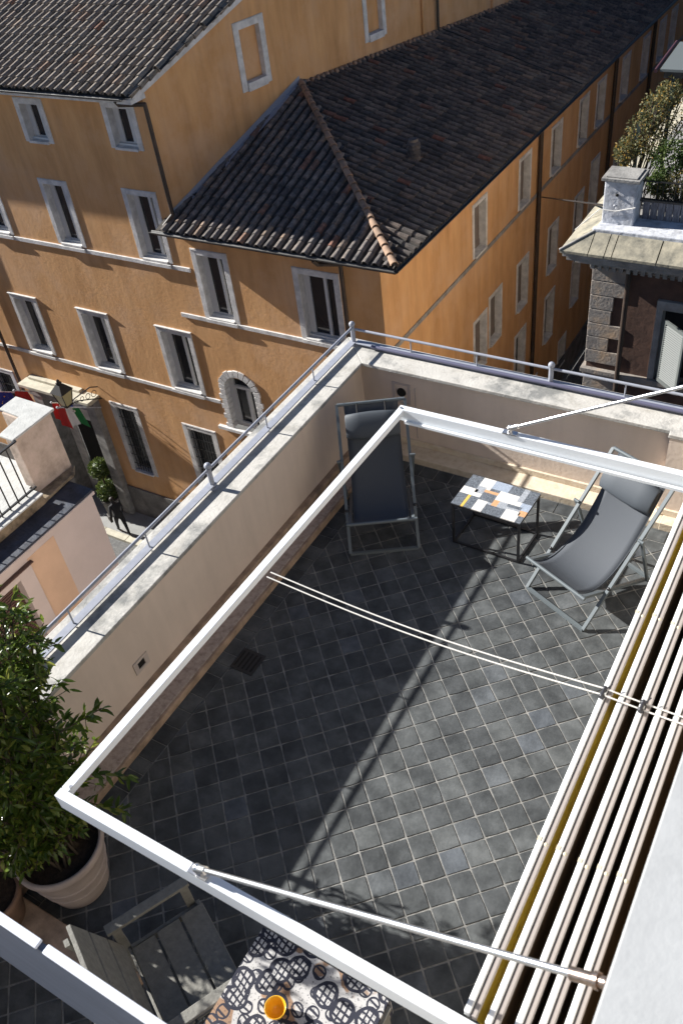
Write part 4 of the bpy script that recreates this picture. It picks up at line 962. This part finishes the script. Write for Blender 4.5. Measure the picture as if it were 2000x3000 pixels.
# ------------------------------------------------------------------ pergola frame, awning, rods
pf = thing('pergola_frame', 'white rectangular aluminium frame hanging over the terrace', 'pergola', (-1, 2, 2.3))
zt, hb_ = 2.3, .10
def beam(b, hb_=.09):
    s = MB(); s.add([(x, y, z) for z in (zt - hb_, zt) for x, y in b], [(0, 3, 2, 1), (4, 5, 6, 7), (0, 1, 5, 4), (1, 2, 6, 5), (2, 3, 7, 6), (3, 0, 4, 7)]); return s
nl, fl = (-2.121, .819), (-2.068, 3.60)
beam([(-2.119, .858), (-2.081, .858), (-2.028, 3.562), (-2.0665, 3.562)], .038).build('left_beam', M['frame_white'], pf, bevel=.003)
beam([(-2.121, .819), (-.05, .807), (-.05, .846), (-2.12, .857)]).build('near_beam', M['frame_white'], pf, bevel=.003)
beam([(-2.067, 3.563), (-.05, 3.576), (-.05, 3.615), (-2.068, 3.602)], .08).build('far_beam', M['frame_white'], pf, bevel=.003)
s = MB(); s.box(-2.02, -.06, 3.545, 3.562, zt - .084, zt - .068); s.build('lower_flange', M['frame_white'], pf)
s = MB()
for (x, y) in ((-2.085, .875), (-2.05, 3.572)): s.tube((x, y, zt), (x, y, zt + .006), .008, 10)
s.build('bolts', M['steel'], pf)
def rod(name, label, x0, y, x1, z1):
    t = thing(name, label, 'rod', (x0, y, zt))
    a = Vector((x0, y, zt + .035)); b = Vector((x1, y, z1)); d = (b - a).normalized()
    s = MB(); s.tube(a, b, .0095, 12); s.build('tube', M['steel'], t)
    s = MB(); s.box(x0 - .04, x0 + .04, y - .018, y + .018, zt + .001, zt + .008); s.tube((x0, y, zt + .008), (x0, y, zt + .035), .014, 10); s.ball((x0, y, zt + .037), .017, 10, 8); s.tube(a - d * .01, a + d * .05, .0145, 10)
    s.build('foot_bracket', M['steel'], t)
    s = MB(); s.tube(b - d * .09, b - d * .03, .016, 10); s.tube(b - d * .03, b - d * .018, .02, 10); s.tube(b - d * .018, b, .014, 10); s.box(x1 - .004, x1 + .012, y - .025, y + .025, z1 - .03, z1 + .03)
    s.build('end_fitting', M['steel_dark'], t)
rod('support_rod', 'thick steel support rod crossing the near end of the awning', -1.427, .833, -.066, 3.07)
rod('support_rod', 'thick steel support rod rising from the far frame beam past the railing', -1.394, 3.58, -.066, 3.08)
aw = thing('retracted_awning', 'bunched awning of cream bars with ochre cloth folds, the deep ones coloured dark for shade, along the right side', 'awning', (-.25, 2.2, 2.3))
bx = [-.439, -.371, -.292, -.229, -.164]
for i, x in enumerate(bx):
    w = .037
    s = MB(); y0, y1 = .862, 3.53
    s.box(x, x + w * .42, y0, y1, zt - .028, zt); s.mat(M['bar'])
    s = MB(); s.box(x, x + w * .55, y0, y1, zt - .03, zt + .002); bar = s.build('bar', M['bar'], aw, bevel=.004)
    s = MB(); s.box(x + w * .552, x + w * .658, y0, y1, zt - .028, zt - .008); s.build('groove', M['bar_groove'], bar)
    s = MB(); s.box(x + w * .66, x + w * 1.1, y0, y1, zt - .032, zt - .004); s.build('cover_strip', M['bar_cover'], bar, bevel=.003)
    for yy in (1.47, 2.62):
        s = MB(); yj = yy + random.uniform(-.01, .01)
        s.box(x - .002, x + w * .3, yj - .006, yj + .012, zt + .0025, zt + .004); s.ball((x + w * .85, yj - .006, zt - .008), .009, 8, 6); s.build('strap', M['strap'], bar)
def fold(x0, x1, depth, m, z0=zt - .026):
    s = MB(); N = 14; ys = [.87 + 2.65 * k / 40 for k in range(41)]
    vs = []
    for y in ys:
        for k in range(N + 1):
            t = k / N; vs.append((x0 + (x1 - x0) * t, y, z0 - depth * (1 + .06 * math.sin(y * 5)) * (math.sin(math.pi * t) ** .6 if 0 < t < 1 else 0)))
    fs = [(j * (N + 1) + k, j * (N + 1) + k + 1, (j + 1) * (N + 1) + k + 1, (j + 1) * (N + 1) + k) for j in range(40) for k in range(N)]
    s.add(vs, fs, True); s.build('cloth_fold', m, aw, recalc=False)
fold(bx[0] + .03, bx[1] + .004, .035, M['cloth_awning'])
for i in range(1, 4): fold(bx[i] + .032, bx[i + 1] + .004, .13, M['cloth_awning_shade'])
fold(bx[4] + .032, -.07, .14, M['cloth_awning_shade'])
def cable(y, label):
    pts = []
    for k in range(15):
        t = k / 14; x = -2.0 + 1.57 * t; pts.append((x, y + .015 * t, zt + .02 - .05 * math.sin(math.pi * t)))
    pts += [(-.25, y + .02, zt + .008), (-.07, y + .02, zt + .01)]
    s = MB(); s.path(pts, .0034, 6)
    o = s.build('guide_cable', M['cable']); tag(o, label, 'cable', 'guide cables'); return o
cable(2.118, 'nearer of the two thin white guide cables spanning the frame'); cable(2.15, 'farther of the two thin white guide cables spanning the frame')
for (x, nm) in ((-.437, 0), (-.288, 1)):
    s = MB()
    for yy in (2.13, 2.168): s.ball((x + .008, yy, zt + .014), .013, 8, 6)
    s.tube((x + .008, 2.12, zt + .02), (x + .008, 2.175, zt + .02), .007, 6); s.tube((x + .008, 2.15, zt + .02), (x + .03, 2.19, zt + .03), .003, 5)
    s.build('cable_clip', M['clip'], aw)
# metal screen at near left
sc = thing('metal_screen', 'blue grey sheet metal screen with pale cap rail at the bottom left corner', 'screen', (-1.6, .38, 1.5))
s = MB(); s.box(-3.2, -.9, .372, .396, 1.50, 2.29); s.build('panel', M['screen'], sc, bevel=.003)
s = MB(); s.box(-3.2, -1.765, .367, .400, 2.291, 2.305); s.build('cap_rail', M['screen_cap'], sc, bevel=.004)
s = MB(); s.box(-1.735, -.9, .367, .400, 2.291, 2.305); s.build('cap_rail', M['screen_cap'], sc, bevel=.004)
# ------------------------------------------------------------------ deckchairs
def deckchair(c, d, label):
    t = thing('deckchair', label, 'deckchair', (c[0], c[1], 0), 'sling deckchairs on the terrace')
    D = Vector((d[0], d[1], 0)).normalized(); N = Vector((-D.y, D.x, 0))
    T = lambda a, b, z: (c[0] + D.x * a + N.x * b, c[1] + D.y * a + N.y * b, z)
    W = .29; r = .0125
    def V(a, b, z): return Vector(T(a, b, z))
    s = MB(); s.sq(V(-W, 0, .014), V(W, 0, .014), r)
    for a in (-W, W): s.sq(V(a, 0, .014), V(a, .86, .95), r)
    s.tube(V(-W, .86, .95), V(W, .86, .95), r * 1.15, 10); s.build('back_frame', M['chair_frame'], t)
    w = W - .03
    s = MB(); s.sq(V(-w, .77, .014), V(w, .77, .014), r)
    for a in (-w, w): s.sq(V(a, .77, .014), V(a, -.02, .36), r)
    s.tube(V(-W, -.02, .365), V(W, -.02, .365), r * 1.15, 10); s.build('seat_frame', M['chair_frame'], t)
    w2 = W + .026
    for a in (-w2, w2):
        s = MB(); s.sq(V(a, .52, .60), V(a * .93, .70, .06), r * .8); s.tube(V(a * .9, .515, .61), V(a * 1.05, .515, .61), .012, 8); s.build('prop_bar', M['chair_frame'], t)
    s = MB()
    for a in (-W, W): s.ball(V(a * 1.0, .245, .285), .018, 8, 6)
    s.build('pivot', M['black_metal'], t)
    prof = [(.86, .962), (.83, .90), (.77, .80), (.70, .69), (.62, .575), (.53, .465), (.43, .375), (.33, .315), (.23, .285), (.14, .29), (.06, .325), (-.02, .378)]
    fine = []
    for i in range(len(prof) - 1):
        for k in range(3):
            u = k / 3; p0 = prof[max(i - 1, 0)]; p1 = prof[i]; p2 = prof[i + 1]; p3 = prof[min(i + 2, len(prof) - 1)]
            fine.append(tuple(.5 * ((2 * p1[q]) + (-p0[q] + p2[q]) * u + (2 * p0[q] - 5 * p1[q] + 4 * p2[q] - p3[q]) * u * u + (-p0[q] + 3 * p1[q] - 3 * p2[q] + p3[q]) * u ** 3) for q in range(2)))
    fine.append(prof[-1]); K = 8; ws = .235; vs = []
    for (b, z) in fine:
        for k in range(K + 1):
            a = -1 + 2 * k / K; mid = 1 - a * a; vs.append(T(a * (ws - .012 * math.sin(math.pi * min(1, max(0, (z - .3) * 1.4)))), b + .006 * mid, z - .018 * mid))
    s = MB(); s.add(vs, [(j * (K + 1) + k, j * (K + 1) + k + 1, (j + 1) * (K + 1) + k + 1, (j + 1) * (K + 1) + k) for j in range(len(fine) - 1) for k in range(K)], True)
    o = s.build('sling', M['sling'], t, recalc=False); sm = o.modifiers.new('thick', 'SOLIDIFY'); sm.thickness = .004
    for a in (-1, 1):
        s = MB(); s.path([T(a * (ws - .010), b, z + .004) for (b, z) in fine], .0035, 5); s.build('hem', M['pillow'], o)
    # headrest bolster
    s = MB(); n = 20; vs = []
    c0 = (.715, .815)
    for (a, rr) in ((-.23, .0), (-.23, .056), (-.222, .068), (-.1, .074), (0, .076), (.1, .074), (.222, .068), (.23, .056), (.23, 0)):
        for k in range(n): q = 2 * math.pi * k / n; vs.append(T(a, c0[0] + rr * (1.55 * math.cos(q) * .54 - .52 * math.sin(q) * .84), c0[1] + rr * (1.55 * math.cos(q) * .84 + .52 * math.sin(q) * .54)))
    s.mat(M['pillow']); s.add(vs[n:-n], [(j * n + k, j * n + (k + 1) % n, (j + 1) * n + (k + 1) % n, (j + 1) * n + k) for j in range(6) for k in range(n)], True)
    s.mat(M['cap_end']); s.add(vs[:2 * n], [(k, (k + 1) % n, n + (k + 1) % n, n + k) for k in range(n)]); s.add(vs[-2 * n:], [(k, (k + 1) % n, n + (k + 1) % n, n + k) for k in range(n)])
    s.build('headrest', None, t, recalc=False)
    for a in (-.12, .12): s = MB(); s.tube(V(a, .72, .87), V(a, .85, .955), .006, 6); s.build('headrest_strap', M['cap_end'], t)
    return t
deckchair((-2.84, 4.49), (.853, .524), 'dark sling deckchair standing in the shade in the far left corner')
deckchair((-1.346, 4.465), (.913, -.408), 'grey sling deckchair in full sun right of the mosaic side table')
# ------------------------------------------------------------------ mosaic side table
mt = thing('side_table', 'low side table with patchwork terrazzo top in white, grey and orange', 'table', (-2.06, 5.0, 0))
c00 = Vector((-2.373, 4.824)); cu = Vector((.600, -.016)); cv = Vector((.020, .400))
TT = lambda a, b, z: (c00.x + cu.x * a + cv.x * b, c00.y + cu.y * a + cv.y * b, z)
s = MB(TT)
tiles = [('mz_dark', 0, .18, .60, 1), ('mz_white', .18, .36, .72, 1), ('mz_blue', .36, .60, .74, 1), ('mz_dark', .60, .78, .74, 1), ('mz_grey', .78, .86, .58, 1), ('mz_dark', .86, 1, .58, 1),
         ('mz_white', 0, .22, .38, .60), ('mz_white', .22, .30, .38, .50), ('mz_grey', .18, .30, .50, .72), ('mz_dark', .36, .50, .66, .74), ('mz_orange', .30, .50, .58, .66), ('mz_white', .30, .36, .66, .72), ('mz_white', .50, .78, .45, .74), ('mz_white', .78, .86, .45, .58),
         ('mz_dark', .30, .50, .33, .58), ('mz_dark', 0, .14, 0, .38), ('mz_yellow', .14, .18, 0, .38), ('mz_dark', .18, .30, 0, .38), ('mz_white', .30, .44, 0, .33), ('mz_dark', .44, .72, 0, .26),
         ('mz_orange', .50, .58, .26, .45), ('mz_grey', .44, .50, .26, .33), ('mz_grey', .58, .70, .26, .45), ('mz_dark', .70, .90, .36, .45), ('mz_white', .72, .92, 0, .30), ('mz_grey', .70, .90, .30, .36), ('mz_orange', .90, 1, .20, .36), ('mz_blue', .90, 1, .36, .58),
         ('mz_blue', .86, .90, .45, .58), ('mz_dark', .92, 1, 0, .20), ('mz_white', .92, .90, .2, .3), ('mz_grey', .70, .72, .26, .30)]
for (m, a0, a1, b0, b1) in tiles:
    if a1 <= a0: continue
    s.mat(M[m]); s.box(a0 + .0006, a1 - .0006, b0 + .0008, b1 - .0008, .441, .450)
s.build('mosaic_top', None, mt)
s = MB(TT); s.box(0, 1, 0, 1, .425, .4408); s.build('top_tray', M['black_metal'], mt)
for (a, b) in ((.02, .03), (.98, .03), (.98, .97), (.02, .97)):
    s = MB(); s.sq(TT(a, b, .0), TT(a, b, .425), .0095); s.build('leg', M['black_metal'], mt)
s = MB()
for (p, q) in (((.02, .03), (.98, .03)), ((.98, .03), (.98, .97)), ((.98, .97), (.02, .97)), ((.02, .97), (.02, .03))): s.sq(TT(*p, .012), TT(*q, .012), .0085)
s.build('foot_rail', M['black_metal'], mt)
# ------------------------------------------------------------------ armchair, table, bowl
fa = Vector((.458, .889, 0)); ra = Vector((.889, -.458, 0)); oa = Vector((-2.46, .82, 0))
TA = lambda a, b, z: tuple(oa + ra * a + fa * b + Vector((0, 0, z)))      # a right, b forward
ac = thing('garden_armchair', 'grey wooden garden armchair with broad planks by the patterned table', 'armchair', tuple(oa))
for a0 in (-.085, .545): 
    s = MB(TA); s.box(a0, a0 + .06, -.02, .46, .59, .615); s.build('armrest', M['armwood'], ac, bevel=.004)
for a0 in (-.07, .56):
    for b0 in (0.0, .40): s = MB(TA); s.box(a0, a0 + .035, b0, b0 + .05, 0, .588); s.build('leg', M['armwood'], ac, bevel=.003)
for k in range(3): s = MB(TA); s.box(.005, .535, .05 + k * .148, .185 + k * .148, .385 - .0 + k * .008, .405 + k * .008); s.build('seat_slat', M['armwood'], ac, bevel=.004)
s = MB(TA); s.box(-.034, .558, .452, .475, .33, .40); s.box(-.034, .558, .03, .045, .30, .37); s.box(-.034, -.012, .05, .45, .32, .38); s.box(.54, .558, .05, .45, .32, .38); s.build('seat_frame', M['armwood'], ac, bevel=.003)
for k in range(3):
    z0 = .42 + k * .165; z1 = z0 + .152; b0 = .03 - (z0 - .4) * .32; b1 = .03 - (z1 - .4) * .32
    s = MB(TA); s.hexa([(-.03, b0, z0), (.55, b0, z0), (.55, b0 - .024, z0), (-.03, b0 - .024, z0)], [(-.03, b1, z1), (.55, b1, z1), (.55, b1 - .024, z1), (-.03, b1 - .024, z1)]); s.build('back_plank', M['armwood'], ac, bevel=.003)
for a0 in (.03, .46): s = MB(TA); s.hexa([(a0, .0, .3), (a0 + .04, .0, .3), (a0 + .04, -.03, .3), (a0, -.03, .3)], [(a0, -.165, .9), (a0 + .04, -.165, .9), (a0 + .04, -.19, .9), (a0, -.19, .9)]); s.build('back_post', M['armwood'], ac)
tb = thing('dining_table', 'dining table under the patterned cloth at the bottom of the picture', 'table', (-1.4, .8, 0))
s = MB(); s.box(-1.70, -.98, .25, 1.18, .70, .733); s.build('tabletop', M['armwood'], tb)
for (x, y) in ((-1.66, .3), (-1.02, .3), (-1.02, 1.14), (-1.66, 1.14)): s = MB(); s.box(x - .03, x + .03, y - .03, y + .03, 0, .70); s.build('leg', M['armwood'], tb)
s = MB(); K = 40; x0, x1, y0, y1 = -1.725, -1.0, .22, 1.205; vs = []; fs = []
nx, ny = 30, 36
for j in range(ny + 1):
    for i in range(nx + 1):
        x = x0 + (x1 - x0) * i / nx; y = y0 + (y1 - y0) * j / ny; vs.append((x, y, .742 + .002 * math.sin(x * 23 + y * 11)))
fs = [(j * (nx + 1) + i, j * (nx + 1) + i + 1, (j + 1) * (nx + 1) + i + 1, (j + 1) * (nx + 1) + i) for j in range(ny) for i in range(nx)]
s.add(vs, fs, True)
ring = [(i, 0) for i in range(nx)] + [(nx, j) for j in range(ny)] + [(i, ny) for i in range(nx, 0, -1)] + [(0, j) for j in range(ny, 0, -1)]
vs = []; n = len(ring); cxm, cym = (x0 + x1) / 2, (y0 + y1) / 2
for lev in range(5):
    for k, (i, j) in enumerate(ring):
        x = x0 + (x1 - x0) * i / nx; y = y0 + (y1 - y0) * j / ny; nxv = (-1 if i == 0 else 1 if i == nx else 0); nyv = (-1 if j == 0 else 1 if j == ny else 0)
        off = .004 + .012 * (lev / 4) * (1 + math.sin(k * .55)); vs.append((x + nxv * off * (lev > 0), y + nyv * off * (lev > 0), .742 + .002 * math.sin(x * 23 + y * 11) - .045 * lev))
s.add(vs, [(l_ * n + k, l_ * n + (k + 1) % n, (l_ + 1) * n + (k + 1) % n, (l_ + 1) * n + k) for l_ in range(4) for k in range(n)], True)
o = s.build('tablecloth', M['tablecloth'], recalc=False); tag(o, 'black and white cloth printed with circles and grids on the dining table', 'tablecloth')
s = MB(); s.lathe((-1.438, .905, .748), [(0, 0), (.028, 0), (.03, .006), (.042, .03), (.050, .06), (.052, .07), (.049, .07), (.046, .058), (.038, .03), (.025, .01), (0, .008)], 40)
tag(s.build('bowl', M['bowl'], recalc=False), 'small amber yellow bowl on the patterned tablecloth', 'bowl')
# ------------------------------------------------------------------ potted laurel and second pot
pt = thing('potted_laurel', 'large leafy laurel bush in a wide pale clay pot at the lower left', 'potted plant', (-3.19, 1.1, 0))
s = MB(); s.lathe((-3.2, 1.1, .002), [(0, 0), (.17, 0), (.18, .02), (.232, .30), (.25, .42), (.268, .43), (.273, .445), (.273, .475), (.266, .487), (.25, .487), (.245, .47), (.238, .42), (0, .42)], 48)
for z in (.16, .27): s.lathe((-3.2, 1.1, z), [(.2055 + (z - .16) * .2, 0), (.2125 + (z - .16) * .2, .004), (.2125 + (z - .16) * .2, .010), (.2065 + (z - .16) * .2, .014)], 48)
s.build('pot', M['pot'], pt, recalc=False)
s = MB(); s.lathe((-3.2, 1.1, 0), [(0, .437), (.12, .434), (.2, .43), (.24, .425)], 32); s.build('soil', M['soil'], pt, recalc=False)
stems = MB(); leaves = MB()
for k in range(72):
    a = random.uniform(0, 2 * math.pi); r = random.uniform(.0, .40)
    tgt = Vector((-3.40 + r * math.cos(a) * 1.0, 1.22 + r * math.sin(a) * 1.15, random.uniform(1.15, 2.3) - r * .7))
    if k >= 60: tgt = Vector((random.uniform(-3.72, -3.4), random.uniform(.6, 1.0), random.uniform(.85, 1.6)))  # stems added at the frame edge, partly unseen, to shade the armchair
    if k >= 67: tgt = Vector((random.uniform(-3.5, -3.25), random.uniform(.85, 1.1), random.uniform(.6, .8)))
    base = Vector((-3.19 + random.uniform(-.12, .12), 1.12 + random.uniform(-.12, .12), .43)); mid = base.lerp(tgt, .5) + rv() * .08 + Vector((0, 0, .1))
    pts = [base]
    for q in range(1, 9):
        t = q / 8; pts.append(base * (1 - t) ** 2 + mid * 2 * t * (1 - t) + tgt * t * t + rv() * .012)
    for q in range(8): stems.tube(pts[q], pts[q + 1], .008 - .0007 * q, 5)
    for q in range(2, 9):
        for w in range(4):
            tw = (rv() + Vector((0, 0, .5))).normalized(); L = random.uniform(.08, .2); e = pts[q] + tw * L
            stems.tube(pts[q], e, .003, 4)
            for z in range(7):
                f = .25 + .75 * z / 6; p = pts[q].lerp(e, f); d = tw * random.uniform(.2, .9) + rv() * .9; leaf(leaves, p, d, Vector((0, 0, 1)) + rv() * .5, random.uniform(.05, .085), random.uniform(.017, .026))
for (p0, p1) in (((-3.3, 1.1, .5), (-3.42, .95, .62)), ((-3.3, 1.0, .5), (-3.25, .84, .66)), ((-3.25, 1.1, .5), (-3.12, .98, .7)), ((-3.3, 1.2, .5), (-3.5, 1.05, .8)), ((-3.25, 1.1, .5), (-3.33, .9, .85)), ((-3.05, 1.35, 1.0), (-2.86, 1.52, .86)), ((-3.1, 1.3, .75), (-2.92, 1.42, .58)), ((-3.1, 1.4, 1.3), (-2.98, 1.62, 1.32)), ((-3.25, 1.2, .5), (-2.98, 1.25, .78))):
    p0 = Vector(p0); p1 = Vector(p1); stems.tube(p0, p1, .004, 5)
    for z in range(26):
        p = p0.lerp(p1, .2 + .8 * z / 25); leaf(leaves, p, (p1 - p0).normalized() * .6 + rv() * .8, Vector((0, 0, 1)) + rv() * .4, .085, .026)
stems.build('stems', M['stem'], pt, recalc=False); leaves.build('foliage', M['leaf'], pt, recalc=False)
p2 = thing('terracotta_pot', 'brown terracotta pot half hidden behind the metal screen', 'pot', (-3.42, .74, .086))
s = MB(); s.lathe((-3.42, .70, .087), [(0, 0), (.12, 0), (.17, .24), (.185, .25), (.185, .29), (.165, .29), (.155, .25), (0, .25)], 32); s.build('pot', M['terracotta'], p2, recalc=False)
s = MB(); s.lathe((-3.42, .70, .087), [(0, .258), (.155, .256)], 24); s.build('soil', M['soil'], p2, recalc=False)
